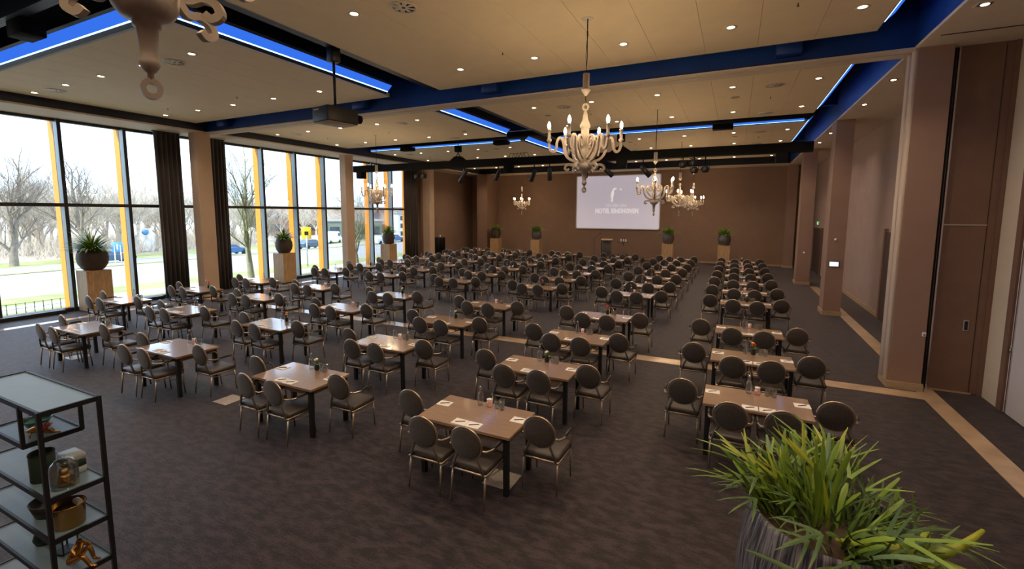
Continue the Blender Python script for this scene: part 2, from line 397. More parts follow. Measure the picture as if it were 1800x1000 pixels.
# curtains
def curtain(y0, y1, label, amp=.07, wl=.16, x=-19.25):
    n = int((y1-y0)/wl*10); mb = MB(); vs = []; fs = []
    rows = (0.02, 2, 4, 6.2)
    for zi, z in enumerate(rows):
        for i in range(n+1):
            y = y0+(y1-y0)*i/n
            vs.append((x+amp*math.sin(2*PI*(y-y0)/wl)+.02*math.sin(i*.9+z), y+.015*math.sin(z*1.7+i*.7), z))
    for zi in range(len(rows)-1):
        for i in range(n): fs.append((zi*(n+1)+i, zi*(n+1)+i+1, (zi+1)*(n+1)+i+1, (zi+1)*(n+1)+i))
    mb.add(vs, fs, True)
    t = thing('curtain', label, 'curtain', (0, 0, 0)); o = mb.obj('drape', M_curtain, t)
    sm = o.modifiers.new('thick', 'SOLIDIFY'); sm.thickness = .008
    B(x-.03, x+.03, y0-.05, y1+.05, 6.2, 6.24).obj('rail', M_blk, t)
curtain(9.68, 10.5, 'dark brown floor-length curtain on the planter side of window column')
curtain(11.55, 12.2, 'dark brown narrow curtain on the far side of the window column')
curtain(23.7, 25.1, 'dark curtain closing the end of the window wall by the stage wall')

# ------------------------------------------------------------------ LED strips
def led(x0, y0, x1, y1, nx, ny, label, sc=1):
    """sloped diffuser along a raft edge from (x0,y0) to (x1,y1), outward normal (nx,ny)"""
    t = thing('led_strip', label, 'light strip', (0, 0, 0), group='blue cove strips')
    def strip(a, za, b, zb):
        mb = MB(); th = .006
        vs = []
        a, b = .016+a*sc, .016+b*sc; za, zb = ZP+.02+(za-ZP)*sc, ZP+.02+(zb-ZP)*sc
        for (d, z) in ((a, za), (b, zb), (b, zb+th), (a, za+th)):
            vs += [(x0+nx*d, y0+ny*d, z), (x1+nx*d, y1+ny*d, z)]
        return mb.add(vs, [(0, 1, 3, 2), (2, 3, 5, 4), (4, 5, 7, 6), (6, 7, 1, 0), (0, 2, 4, 6), (1, 7, 5, 3)])
    strip(.0, ZP+.01, .26, ZP+.26).obj('channel', M_navy, t)
    strip(.075, ZP+.075, .225, ZP+.214).obj('diffuser', M_ledb, t)
    strip(.062, ZP+.062, .082, ZP+.078).obj('light_line', M_ledw, t)
for i, (y0, y1) in enumerate(bays[1:4]):
    nm = ('between projector and windows', 'behind the partition beam', 'before the stage lights')[i]
    led(-8.92, y0+.1, -8.92, y1-.15, 1, 0, 'blue LED strip along the ceiling gap %s' % nm)
    led(2.07, y0+.1, 2.07, y1-.15, 1, 0, 'blue LED strip on the pillar side of ceiling %s' % nm, .85)
led(-17.9, 4.75, -9.0, 4.75, 0, -1, 'blue LED strip crossing above the ring of the dark chandelier')
led(-17.9, 19.45, -9.0, 19.45, 0, -1, 'blue LED strip crossing the ceiling on the window side of truss', .42)
led(-7.1, 19.45, 2.0, 19.45, 0, -1, 'blue LED strip crossing the ceiling on the pillar side of truss', .42)
for i, x in enumerate((-15.3, -9.9, -.6)):
    tag(MB().rbox(x-.35, x+.35, 19.05, 19.42, 6.42, 6.60, .01, 1).obj('cable_box', M_truss), 'black cable box under the crossing LED strip, %s' % ('window side', 'beside the ceiling gap', 'pillar side')[i], 'box')
tag(MB().rbox(-12.3, -11.7, 3.9, 4.25, 6.5, 6.785, .01, 1).obj('cable_box', M_truss), 'black cable box on the beam beside the dark chandelier', 'box')

# ------------------------------------------------------------------ ceiling fittings
def downlight_proto():
    r = thing('downlight', 'round recessed downlight', 'downlight')
    MB().lathe([(.055, .03), (.06, -.004), (.10, -.008), (.105, .0)], 18).obj('trim_ring', M_ringm, r)
    MB().lathe([(0, -.006), (.05, -.006), (.06, -.003)], 14).obj('lamp', M_down, r)
    return r
dl = downlight_proto(); dl_used = False
XS = [-17.45, -15.65, -13.88, -12.05, -10.22, -5.77, -3.95, -2.1, -.24, 1.62]
YS = [-1.3, 1.9, 5.95, 9.18, 13.4, 16.6, 20.8, 23.9, 27.6, 29.6]
ORD = ['first', 'second', 'third', 'fourth', 'fifth', 'sixth', 'seventh', 'eighth', 'ninth', 'tenth', 'eleventh']
ld = bpy.data.lights.new('downlight_beam', 'SPOT'); ld.energy = DOWNLIGHT_W; ld.color = WARM
ld.spot_size = math.radians(125); ld.spot_blend = .7; ld.shadow_soft_size = .06
for j, y in enumerate(YS):
    for i, x in enumerate(XS):
        o = dl if not dl_used else copy_tree(dl); dl_used = True
        o.location = (x, y, ZP-.001)
        tag(o, 'warm round downlight in ceiling, %s from windows, row %s from the screen' % (ORD[i], ORD[9-j]), 'downlight', 'ceiling downlights')
        lo = bpy.data.objects.new('downlight_beam', ld); C.objects.link(lo); lo.parent = o; lo.location = (0, 0, -.035)
low_dl = [(3.0, 9.0), (2.97, 13.05), (2.97, 15.6), (3.0, 5.2), (2.97, 20.5), (2.97, 23)]
for i, (x, y) in enumerate(low_dl):
    t = thing('square_downlight', 'square recessed spotlight in the low ceiling over the pillar aisle', 'downlight', (x, y, ZL-.001), 0, 'pillar aisle spotlights')
    MB().box(-.11, .11, -.09, .09, -.006, .0).obj('trim_plate', M_ringm, t); MB().box(-.08, .08, -.06, .06, -.008, -.004).obj('recess', M_dark, t)
    MB().lathe([(0, -.012), (.045, -.012), (.05, -.008)], 12).obj('lamp', M_down, t)
    lo = bpy.data.objects.new('downlight_beam', ld); C.objects.link(lo); lo.parent = t; lo.location = (0, 0, -.03)
# round air diffusers
vr = thing('air_diffuser', 'x', 'vent')
v_ = MB().lathe([(.18, -.012), (.19, -.02), (.22, -.012), (.225, 0)], 22).obj('ring', M_ringm, vr)
MB().lathe([(0, -.004), (.18, -.004)], 20).obj('throat', M_dark, vr)
bl = MB()
for k in range(8):
    a = 2*PI*k/8; ca, sa = math.cos(a), math.sin(a)
    bl.add([(.03*ca-.02*sa, .03*sa+.02*ca, -.012), (.03*ca+.02*sa, .03*sa-.02*ca, -.012), (.175*ca+.045*sa, .175*sa-.045*ca, -.014), (.175*ca-.045*sa, .175*sa+.045*ca, -.006)], [(0, 1, 2, 3)])
bl.obj('swirl_vanes', M_ringm, vr)
vpos = [(x, y) for y in (6.1, 13.65, 17.2, 21.0, 24.3) for x in (-16.58, -11.1, -4.88, .71)]
for i, (x, y) in enumerate(vpos):
    o = vr if i == 0 else copy_tree(vr)
    o.location = (x, y, ZP-.001); tag(o, 'round swirl air diffuser in the tan ceiling, row %s from screen, %s from windows' % (ORD[4-i//4], ORD[i % 4]), 'vent', 'ceiling air diffusers')
# loudspeaker grilles and sprinklers
sp_me = MB().lathe([(0, -.008), (.10, -.008), (.115, 0)], 18).mesh('ceiling_speaker', mat('grille_tan', (.42, .36, .28), .7))
for i, (x, y) in enumerate([(-5.79, 14.62), (-.18, 14.57), (-9.9, 16.0), (-.2, 21.8), (-4.5, 21.6), (-12, 21.6)]):
    tag(link('ceiling_speaker', sp_me, None, (x, y, ZP-.001)), 'flat round loudspeaker grille set into the ceiling boards', 'speaker', 'ceiling speaker grilles')
spk = thing('sprinkler', 'x', 'sprinkler')
MB().cyl((0, 0, 0), (0, 0, -.04), .008, seg=6).obj('pipe', M_dark, spk); MB().lathe([(0, -.04), (.02, -.043), (.02, -.047), (0, -.047)], 10).obj('deflector', M_dark, spk)
first = True
for y in (8.6, 14.9, 22.3):
    for x in (-16.2, -12.8, -4.4, .7):
        o = spk if first else copy_tree(spk); first = False; o.location = (x, y, ZP)
        tag(o, 'tiny dark sprinkler head hanging from the ceiling boards', 'sprinkler', 'ceiling sprinklers')
sl_me = B(-.35, .35, -.03, .03, -.004, 0).mesh('slot_vent', M_dark)
for i, (x, y) in enumerate([(-6.2, 12.35), (.9, 12.35), (-12.2, 12.35), (-15.6, 12.35)]):
    tag(link('slot_vent', sl_me, None, (x, y, ZP-.002)), 'thin dark slot vent just behind the partition beam', 'vent', 'slot vents')

# ------------------------------------------------------------------ chandeliers
def chandelier_proto():
    r = thing('chandelier', 'x', 'chandelier')
    MB().lathe([(0, .02), (.035, .02), (.05, -.005), (.09, -.012), (.10, 0)], 18).obj('canopy', M_ringm, r, (0, 0, 0))
    prof = [(.0, .095), (.014, .10), (.014, .13), (.024, .137), (.036, .155), (.043, .168), (.043, .19), (.035, .195), (.037, .23), (.046, .34), (.057, .345), (.059, .37), (.10, .385), (.132, .43), (.14, .50),
            (.062, .505), (.058, .54), (.072, .62), (.076, .68), (.062, .74), (.058, .745), (.058, .82), (.064, .825), (.064, 1.02), (.066, 1.10), (.085, 1.11), (.088, 1.15), (.076, 1.18), (.05, 1.24), (.034, 1.34), (.022, 1.385), (0, 1.39)]
    MB().lathe(prof, 20).obj('column', M_white, r)
    def ring(z, rad, th, wd, nm, ang=.6):
        vs = []; fs = []; n = 20
        for i in range(n):
            a = 2*PI*i/n
            for (rr, yy) in ((rad-th, -wd), (rad+th, -wd), (rad+th, wd), (rad-th, wd)): vs.append((rr*math.cos(a), yy, z+rr*1.1*math.sin(a)))
        for i in range(n):
            j = (i+1) % n
            for k in range(4): fs.append((i*4+k, j*4+k, j*4+(k+1) % 4, i*4+(k+1) % 4))
        o = MB().add(vs, fs).xf(Matrix.Rotation(ang, 4, 'Z')).obj(nm, M_white, r)
    ring(.057, .034, .012, .013, 'bottom_ring', 1.0); ring(1.45, .045, .014, .012, 'top_ring')
    MB().tube([(0, 0, 1.5), (.008, 0, 1.54), (-.006, 0, 1.58), (0, 0, 1.65)], .008, 5).obj('chain', M_dark, r)
    MB().lathe([(0, 1.63), (.02, 1.64), (.075, 1.72), (.078, 1.745), (.056, 1.75), (.056, 2.0), (0, 2.0)], 16).obj('sleeve', M_white, r)
    def bez(pts, n=6):
        out = []
        P = [Vector(p) for p in pts]; P = [2*P[0]-P[1]]+P+[2*P[-1]-P[-2]]
        for i in range(1, len(P)-2):
            for k in range(n):
                t = k/n; a, b_, c_, d_ = P[i-1], P[i], P[i+1], P[i+2]
                out.append(.5*((2*b_)+(-a+c_)*t+(2*a-5*b_+4*c_-d_)*t*t+(-a+3*b_-3*c_+d_)*t**3))
        out.append(P[-2]); return [(v.x, v.y) for v in out]
    main = bez([(.07, .53), (.17, .545), (.28, .60), (.345, .70), (.36, .82), (.39, .92), (.445, .935), (.478, .86), (.487, .765), (.53, .705), (.585, .73), (.61, .82), (.612, .87)], 5)
    arm_me = MB().band(main, .042, .036).mesh('arm', M_white)
    spi = bez([(.062, .60), (.15, .655), (.235, .75), (.262, .86), (.225, .945), (.16, .965), (.105, .92), (.10, .845), (.14, .80), (.185, .82), (.19, .87), (.16, .89)], 5)
    sc_me = MB().band(spi, .036, .034).mesh('scroll', M_white)
    lo_ = bez([(.08, .50), (.15, .52), (.20, .475), (.26, .49), (.315, .47), (.335, .42), (.295, .395), (.265, .42)], 4)
    ls_me = MB().band(lo_, .038, .04).mesh('lower_scroll', M_white)
    cup_me = MB().lathe([(0, .855), (.025, .86), (.042, .89), (.042, .915), (.026, .92), (.026, 1.06), (.034, 1.065), (.034, 1.085), (0, 1.09)], 10, (.612, 0, 0)).mesh('candle', M_white)
    bulb_me = MB().lathe([(.012, 1.09), (.026, 1.12), (.028, 1.145), (.016, 1.19), (0.0, 1.215)], 8, (.612, 0, 0)).mesh('bulb', M_bulb)
    for k in range(6):
        a = link('arm', arm_me, r, (0, 0, 0), (0, 0, k*PI/3+.35))
        for nm, me in (('scroll', sc_me), ('lower_scroll', ls_me), ('candle', cup_me), ('bulb', bulb_me)): link(nm, me, a)
    return r
ch0 = chandelier_proto()
CH = [(-2.61, 1.32, 3.84, .25, 'large white chandelier close above the aisle, its ring hanging before the windows'),
      (-2.39, 7.77, 3.64, .05, 'white candle chandelier hanging before the partition beam, nearest the projector'),
      (-2.37, 15.25, 3.21, .35, 'white candle chandelier between the partition beam and lighting truss, pillar side'),
      (-2.38, 22.57, 3.16, .15, 'white candle chandelier just beyond the lighting truss, pillar side'),
      (-2.38, 30.0, 3.12, .45, 'white candle chandelier over the stage side planters, pillar side'),
      (-13.74, 15.17, 3.27, .3, 'dark silhouetted chandelier hanging before the windows'),
      (-13.80, 30.0, 3.15, .5, 'small white chandelier hanging before the brown stage wall, planter side')]
CH.append((-13.74, 7.77, 3.64, .3, 'x')); CH = CH[:-1]
for i, (x, y, z, rz, lab) in enumerate(CH):
    o = ch0 if i == 0 else copy_tree(ch0)
    o.location = (x, y, z); o.rotation_euler.z = rz; tag(o, lab, 'chandelier', 'candle chandeliers')
    for ch in o.children:
        if ch.name.startswith('canopy'): ch.location = (0, 0, ZP-z)
    MB().tube([(0, 0, 1.99), (.012, 0, 2.3), (.0, 0, ZP-z)], .006, 5).obj('cable', M_dark, o)
    MB().tube([(.01, .0, 1.99), (-.012, 0, 2.3), (.02, 0, ZP-z)], .004, 4).obj('cable', M_dark, o)

# ------------------------------------------------------------------ projector
t = thing('projector', 'black ceiling projector hanging on a pole from the steel beam', 'projector', (-7.6, 7.22, 5.28), -.16)
MB().rbox(-.27, .27, -.36, .36, -.15, .15, .02, 2).obj('body', M_dark, t)
MB().cyl((.12, .36, .0), (.12, .52, .0), .09, seg=14).obj('lens', M_truss, t)
MB().rbox(-.25, .25, -.34, .34, -.165, -.15, .004, 1).obj('base_plate', mat('tan_plate', (.40, .34, .25), .6), t)
MB().cyl((0, 0, .15), (0, 0, 1.36), .028, seg=8).obj('pole', M_dark, t); MB().rbox(-.1, .1, -.1, .1, 1.08, 1.38, .01, 1).obj('clamp', M_dark, t)
MB().rbox(.02, .25, .30, .375, .02, .12, .01, 1).obj('vent_panel', M_truss, t)
MB().box(-.2, -.12, -.365, -.36, .08, .10).box(-.1, -.04, -.365, -.36, .08, .10).obj('indicator_lamp', M_plug, t)

# ------------------------------------------------------------------ lighting truss and stage lights
t = thing('lighting_truss', 'long black lighting truss hanging across the hall', 'truss', (0, 18.2, 0))
MB().box(-17.9, 2.18, -.16, .16, 5.34, 5.66).obj('drape_cover', M_truss, t)
for x in (-17.5, -9.0, -4.1, 1.3): MB().rbox(x-.18, x+.18, -.18, .18, 5.02, 5.36, .01, 1).obj('hanging_box', M_truss, t)
cb = MB()
for k in range(5): cb.tube([(-9.0+.16*k, 0, 5.66), (-8.95+.16*k, .05, 5.86), (-8.75+.16*k, 0, 5.84), (-8.7+.16*k, 0, 5.66)], .012, 5)
cb.obj('cable_loop', M_truss, t)
for i, x in enumerate((-11.6, -4.15)):
    h = thing('chain_hoist', 'black chain hoist holding up the truss, %s side' % ('window', 'pillar')[i], 'hoist', (x, 18.2, 0))
    MB().rbox(-.14, .14, -.12, .12, 6.05, 6.35, .03, 2).obj('motor', M_truss, h); MB().tube([(0, 0, 6.8), (.01, 0, 6.3)], .014, 5).obj('chain', M_truss, h)
    MB().tube([(-.26, 0, 5.66), (-.02, 0, 5.98), (0, 0, 6.06), (.02, 0, 5.98), (.26, 0, 5.66)], .018, 5).obj('sling', M_truss, h)
    MB().prism([(-.42, 5.66), (.42, 5.66), (.14, 5.86), (-.14, 5.86)], 1, -.1, .1).obj('cable_bag', M_truss, h)
SLAB = ['round black moving head light at the window end of the truss', 'round black moving head light paired beside the window end one', 'long profile spotlight with pale yoke under the truss cables', 'tubular spotlight leaning beside the long pale profile light', 'tubular spotlight leaning before the bare brown stage wall', 'upright tubular spotlight beside the hanging truss box', 'tubular spotlight hanging just left of the screen top', 'steeply tilted spotlight before the upper screen edge', 'spotlight tilted across the right part of the screen', 'round black light highest in the pillar side cluster', 'lowest round black light of the pillar side cluster', 'round black light nearest the pillars on the truss', 'round black light tucked behind the pillar side cluster']
def stage_light(x, z, tilt, pan, kind, label):
    t = thing('stage_light', label, 'stage light', (x, 18.2, z), pan, 'stage lights on the truss')
    MB().tube([(0, 0, 5.36-z), (0, 0, .16)], .02, 6).obj('hook_clamp', M_truss, t)
    MB().tube([(-.14, 0, -.02), (-.14, 0, .14), (.14, 0, .14), (.14, 0, -.02)], .012, 5).obj('yoke', M_chrome if kind == 2 else M_truss, t)
    m = Matrix.Rotation(tilt, 4, 'X')
    if kind == 1:
        MB().lathe([(0, .12), (.09, .10), (.13, .03), (.14, -.04), (.11, -.12), (.0, -.13)], 14).xf(m).obj('head', M_dark, t)
        MB().lathe([(0, -.135), (.08, -.13)], 12).xf(m).obj('lens', M_chrome, t)
    else:
        L_ = .40 if kind == 0 else .62
        MB().lathe([(0, .14), (.06, .13), (.085, .06), (.095, -L_*.3), (.105, -L_), (.095, -L_), (.085, -L_+.03), (0, -L_+.05)], 12).xf(m).obj('barrel', M_dark, t)
        MB().lathe([(0, -L_+.055), (.08, -L_+.045)], 12).xf(m).obj('lens', M_chrome, t)
for i, (x, z, ti, pa, k) in enumerate([(-13.95, 5.05, .1, 0, 1), (-13.55, 5.05, -.2, .3, 1), (-11.2, 5.15, .8, 1.2, 2), (-9.5, 5.08, .7, 1.0, 0), (-7.8, 5.0, .55, 1.2, 0), (-7.1, 5.05, .2, .2, 0),
        (-5.5, 5.1, .5, .6, 0), (-4.75, 5.02, .9, -1.0, 0), (-3.28, 5.0, .75, -1.2, 0), (-1.85, 5.1, .2, 0, 1), (-1.45, 4.88, .1, .3, 1), (-1.08, 4.9, .2, 0, 1), (-1.5, 5.15, .3, .8, 1)]):
    stage_light(x, z, ti, pa, k, SLAB[i])

# ------------------------------------------------------------------ screen and stage wall things
t = thing('projection_screen', 'large white projection screen with hotel logo on the brown wall', 'screen', (-7.74, 33.17, 0))
B(-2.96, 2.96, -.03, 0, 2.21, 5.95).obj('cloth', M_screen, t)
fr = MB().box(-3.03, -2.96, -.05, 0, 2.14, 6.0).box(2.96, 3.03, -.05, 0, 2.14, 6.0).box(-3.03, 3.03, -.05, 0, 2.14, 2.21).box(-3.03, 3.03, -.05, 0, 5.95, 6.02).obj('frame', M_plug, t)
def text_mesh(s, size, name, parent, loc, m_, sx=1):
    cu = bpy.data.curves.new(name, 'FONT'); cu.body = s; cu.size = size; cu.align_x = 'CENTER'; cu.align_y = 'CENTER'; cu.extrude = .002
    cu.space_character = 1.04; cu.offset = .008*size
    o = bpy.data.objects.new('tmp', cu); C.objects.link(o)
    bpy.context.view_layer.update()
    me = bpy.data.meshes.new_from_object(o.evaluated_get(bpy.context.evaluated_depsgraph_get())); bpy.data.objects.remove(o)
    me.materials.clear(); me.materials.append(m_)
    q = link(name, me, parent, loc, (PI/2, 0, 0)); q.scale = (sx, 1, 1); return q
text_mesh('HOTEL EINDHOVEN', .46, 'lettering', t, (.0, -.035, 3.44), M_logo, .72)
text_mesh('VAN DER VALK', .27, 'lettering', t, (-.05, -.035, 3.84), mat('screen_logo2', (.8, .78, .76), .8, emit=(.75, .70, .72), estr=.36), .85)  # lettering glows in place of projected light
bird = [(-.42, 4.12), (-.36, 4.30), (-.44, 4.50), (-.43, 4.70), (-.34, 4.92), (-.26, 5.06), (-.10, 5.10), (-.02, 5.02), (-.08, 4.98), (-.2, 4.97), (-.22, 4.80), (-.2, 4.62), (-.28, 4.45), (-.26, 4.25), (-.3, 4.12)]
MB().prism(bird, 1, -.034, -.030).obj('bird_emblem', M_logo, t)
MB().prism([(.18, 5.0), (.26, 5.06), (.34, 5.02), (.30, 4.92), (.2, 4.93)], 1, -.034, -.030).obj('beak_mark', M_logo, t)
# planters
def leaf_mesh(L, Wd, curl, lobes, seed, m_, name='leaf'):
    rnd = random.Random(seed); mb = MB()
    def strip(p0, d0, L, w0, w1, curl, n=6):
        vs = []; fs = []; p = Vector(p0); d = Vector(d0).normalized(); side = Vector((0, 1, 0))
        for i in range(n+1):
            tt = i/n; wd = (w0+(w1-w0)*tt)*(1 if tt < .85 else max(.42, (1-tt)/.15))/2
            sd = side-d*side.dot(d); sd.normalize()
            up_ = d.cross(sd)
            vs += [p-sd*wd, p+up_*wd*.25, p+sd*wd]
            p = p+d*(L/n); d = (d+Vector((curl[0], curl[1], curl[2]))/n).normalized()
        for i in range(n):
            a = i*3; fs += [(a, a+1, a+4, a+3), (a+1, a+2, a+5, a+4)]
        mb.add(vs, fs, True); return p, d
    p, d = strip((0, 0, 0), (.22, 0, 1), L*(1 if not lobes else .62), Wd*.55, Wd*1.25, curl)
    for k in range(lobes):
        s = (k-(lobes-1)/2)
        strip(p-d*.012, d+Vector((.1, s*.9, .0)), L*(.38+.15*rnd.random()), Wd*.8, Wd*.35, (curl[0]*.6, s*.2, curl[2]*.6), 4)
    o = mb.mesh(name, m_)
    return o
LEAVES = [leaf_mesh(.36, .022, (.35, .1, -.2), 0, 1, M_leaf), leaf_mesh(.42, .026, (.5, -.15, -.3), 2, 2, M_leaf), leaf_mesh(.30, .022, (.15, .3, .1), 2, 3, M_leaf2),
          leaf_mesh(.38, .020, (.45, -.2, -.45), 0, 4, M_leaf3), leaf_mesh(.40, .026, (.8, .2, -.7), 3, 5, M_leaf2), leaf_mesh(.34, .024, (.25, .3, 0), 2, 6, M_leafy), leaf_mesh(.36, .020, (.1, -.3, .1), 0, 7, M_leaf)]
def foliage_mb(n, R, hmin, hmax, seed, wd=.035):
    rnd = random.Random(seed); mb = MB()
    for i in range(n):
        a = rnd.random()*2*PI; out = rnd.random()**.6; L = hmin+(hmax-hmin)*rnd.random()
        p = Vector((math.cos(a)*out*R*.65, math.sin(a)*out*R*.65, 0)); d = Vector((math.cos(a)*out*1.25, math.sin(a)*out*1.25, 1.15-out*.6)).normalized()
        sd = Vector((-math.sin(a), math.cos(a), 0)); vs = []; fs = []; m = 4
        for k in range(m+1):
            wv = wd*(1-.8*(k/m)**2)/2
            vs += [p-sd*wv, p+sd*wv]; p = p+d*L/m; d = (d+Vector((math.cos(a)*.22, math.sin(a)*.22, -.12-.15*out))).normalized()
        for k in range(m): fs.append((2*k, 2*k+1, 2*k+3, 2*k+2))
        mb.add(vs, fs, True)
    return mb
POT = {'round': [(0, 0), (.20, 0), (.24, .01), (.335, .16), (.375, .33), (.36, .50), (.315, .62), (.30, .665), (.285, .66), (.30, .60), (.33, .5)],
       'bowl': [(0, 0), (.22, 0), (.30, .06), (.39, .22), (.42, .40), (.40, .55), (.36, .66), (.345, .66), (.38, .55), (.39, .45)]}
def pedestal(x, y, h, label, s=.68):
    t = thing('plinth', label, 'plinth', (x, y, 0), group='oak plinths')
    B(-s/2, s/2, -s/2, s/2, .03, h).obj('body', M_oak, t); B(-s/2+.02, s/2-.02, -s/2+.02, s/2-.02, 0, .03).obj('base', M_dark, t)
    MB().rbox(-s/2-.004, s/2+.004, -s/2-.004, s/2+.004, h, h+.012, .003, 1).obj('top_board', M_oak, t)
def plant(x, y, z, label, plab, pm, kind, seed, n, hmin, hmax, sc=1):
    t = thing('planter', label, 'potted plant', (x, y, z), group='potted ferns on plinths')
    MB().lathe([(r*sc, q*sc) for r, q in POT[kind]], 24).obj('pot', pm, t)
    MB().lathe([(0, .6*sc), (.31*sc, .585*sc)], 18).obj('soil', M_soil, t)
    o = foliage_mb(n, .34*sc, hmin, hmax, seed, .05).obj('foliage', M_leaf, t, (0, 0, .61*sc)); o['kind'] = 'stuff'
PH = 1.345
for i, (x, y, h, pm, kind) in enumerate([(-19.13, 7.54, PH, M_potb, 'bowl'), (-18.98, 14.62, PH+.03, M_potb, 'round'), (-18.98, 21.85, PH+.03, M_potb, 'round'),
        (-16.55, 31.25, PH-.02, M_potb, 'round'), (-13.15, 31.25, PH-.02, M_potg, 'round'), (-3.88, 31.25, PH-.02, M_potg, 'round'), (-.56, 31.25, PH-.02, M_potg, 'round')]):
    pl = ['first window beside the drawn curtain', 'middle windows', 'end windows near dark curtain', 'stage wall nearest the corner pillar', 'stage wall left of the screen', 'stage wall right of screen', 'stage wall nearest the pillars'][i]
    pedestal(x, y, h, 'square oak plinth carrying a potted fern, at the %s' % pl)
    plant(x, y, h+.012, ('leafy fern in brown bowl pot on plinth at the %s' if i < 4 else 'leafy fern in grey metal pot on plinth at the %s') % pl, pl, pm, kind, 11+i*(1 if i else 2), 260 if i == 0 else 170, .50, 1.0 if i == 0 else (.60 if i == 3 else .74))
# lectern, microphone, side stand, riser, loudspeaker
tag(MB().rbox(-8.9, -5.6, 30.6, 32.6, 0, .22, .01, 1).obj('stage_riser', mat('riser_grey', (.10, .085, .08), .7)), 'low dark stage riser under the lectern and screen', 'platform')
t = thing('lectern', 'dark lectern with metal frame standing below the screen', 'lectern', (-7.88, 31.1, .22))
MB().rbox(-.30, .30, -.02, .02, .06, 1.18, .004, 1).obj('front_panel', mat('lectern_grey', (.10, .085, .08), .5), t)
for x in (-.35, .35):
    MB().box(x-.02, x+.02, -.02, .02, 0, 1.28).obj('post', M_chrome if x > 0 else M_dark, t); MB().box(x-.03, x+.03, -.05, .42, 0, .04).obj('foot', M_dark, t)
MB().rbox(-.37, .37, -.06, .42, 1.24, 1.28, .006, 1).xf(Matrix.Rotation(.1, 4, 'X')).obj('desk_top', M_oak, t)
t = thing('microphone_stand', 'thin black microphone stand left of the lectern', 'microphone stand', (-8.75, 31.1, .22))
MB().lathe([(0, 0), (.14, 0), (.14, .02), (.02, .03), (0, .03)], 14).obj('base', M_dark, t); MB().cyl((0, 0, .02), (0, 0, 1.25), .014, seg=6).obj('pole', M_dark, t)
MB().tube([(-.08, 0, 1.18), (.1, -.02, 1.42), (.40, -.05, 1.66)], .012, 5).obj('boom', M_dark, t); MB().cyl((.38, -.05, 1.64), (.48, -.06, 1.72), .026, seg=8).obj('microphone', M_dark, t)
t = thing('side_stand', 'slim equipment stand with small items beside the lectern', 'stand', (-6.75, 31.1, .22))
MB().cyl((0, 0, .02), (0, 0, 1.12), .02, seg=6).obj('pole', M_chrome, t); MB().rbox(-.34, .34, -.2, .2, 1.12, 1.15, .005, 1).obj('tray', M_dark, t)
MB().rbox(-.36, .36, -.2, .2, 0, .05, .01, 1).obj('base', M_dark, t); MB().rbox(-.32, .32, -.16, .16, .05, .34, .02, 1).obj('lower_box', M_dark, t)
for k, x in enumerate((-.15, .02, .17)):
    tag(MB().lathe([(0, 0), (.04, 0), (.045, .14), (.02, .16), (.02, .2), (0, .2)], 8).obj('small_bottle', M_plug, None, (-6.75+x, 31.1, 1.37)), 'small pale bottle on the slim stand beside the lectern', 'bottle', 'bottles on the stand')
t = thing('loudspeaker', 'black floor loudspeaker cabinet against the left wall near the stage', 'speaker', (-19.35, 27.65, 0))
MB().rbox(-.3, .3, -.42, .42, .55, 1.5, .02, 1).obj('cabinet', M_dark, t); MB().rbox(.28, .31, -.36, .36, .62, 1.44, .005, 1).obj('grille', M_truss, t); MB().box(-.25, .25, -.35, .35, 0, .56).obj('stand_box', M_dark, t)
tag(MB().rbox(-.06, .06, -.05, .05, 0, .16, .01, 1).obj('wall_phone', M_plug, None, (-19.35, 27.8, 1.502)), 'small pale device on top of the black loudspeaker', 'device')

# ------------------------------------------------------------------ wall devices on the pillars
t = thing('wall_display', 'small lit room display on the pillar by the aisle', 'display', (2.93, 17.79, 1.69))
MB().rbox(-.14, .14, -.02, 0, -.09, .09, .006, 1).obj('casing', M_dark, t); B(-.12, .12, -.023, -.02, -.07, .07).obj('lit_screen', M_disp, t)
for i, (x, y, z, lab) in enumerate([(2.93, 17.79, 2.48, 'round white sensor above the lit display on the pillar'), (2.94, 25.07, 1.5, 'round white sensor on the pillar beyond the lit display')]):
    tag(MB().lathe([(0, -.03), (.03, -.025), (.045, 0)], 12).xf(Matrix.Rotation(-PI/2, 4, 'X')).obj('wall_sensor', M_plug, None, (x, y, z)), lab, 'sensor')
t = thing('light_switch', 'small white switch on the corner of the pillar with white jambs', 'switch', (3.24, 10.785, 1.09)); MB().rbox(-.03, .03, -.012, 0, -.04, .04, .004, 1).obj('plate', M_plug, t); B(-.012, .012, -.018, -.01, -.02, .02).obj('rocker', M_chrome, t)
t = thing('exit_sign', 'green and white exit sign over the far aisle doorway', 'sign', (4.205, 30.9, 2.78)); MB().rbox(-.04, .04, -.32, .32, -.1, .1, .01, 1).obj('casing', M_plug, t)
B(-.045, -.04, -.3, 0.05, -.08, .08).obj('green_panel', M_exit, t)

# ------------------------------------------------------------------ floor plates
for i, (x, y) in enumerate([(-7.87, 4.82), (-2.45, 4.79), (-13.3, 4.82)]):
    t = thing('floor_box', 'pale square floor socket plate in the carpet, %s' % ('between tables left of the dark aisle', 'under the front table nearest the big fern', 'beside the end table by the windows')[i], 'floor box', (x, y, 0))
    B(-.18, .18, -.18, .18, 0, .005).obj('lid', mat('plate_stone', (.40, .34, .28), .35, var=.15, scale=20), t)
    MB().box(-.185, .185, -.185, -.18, 0, .006).box(-.185, .185, .18, .185, 0, .006).box(-.185, -.18, -.18, .18, 0, .006).box(.18, .185, -.18, .18, 0, .006).obj('rim', M_chrome, t)

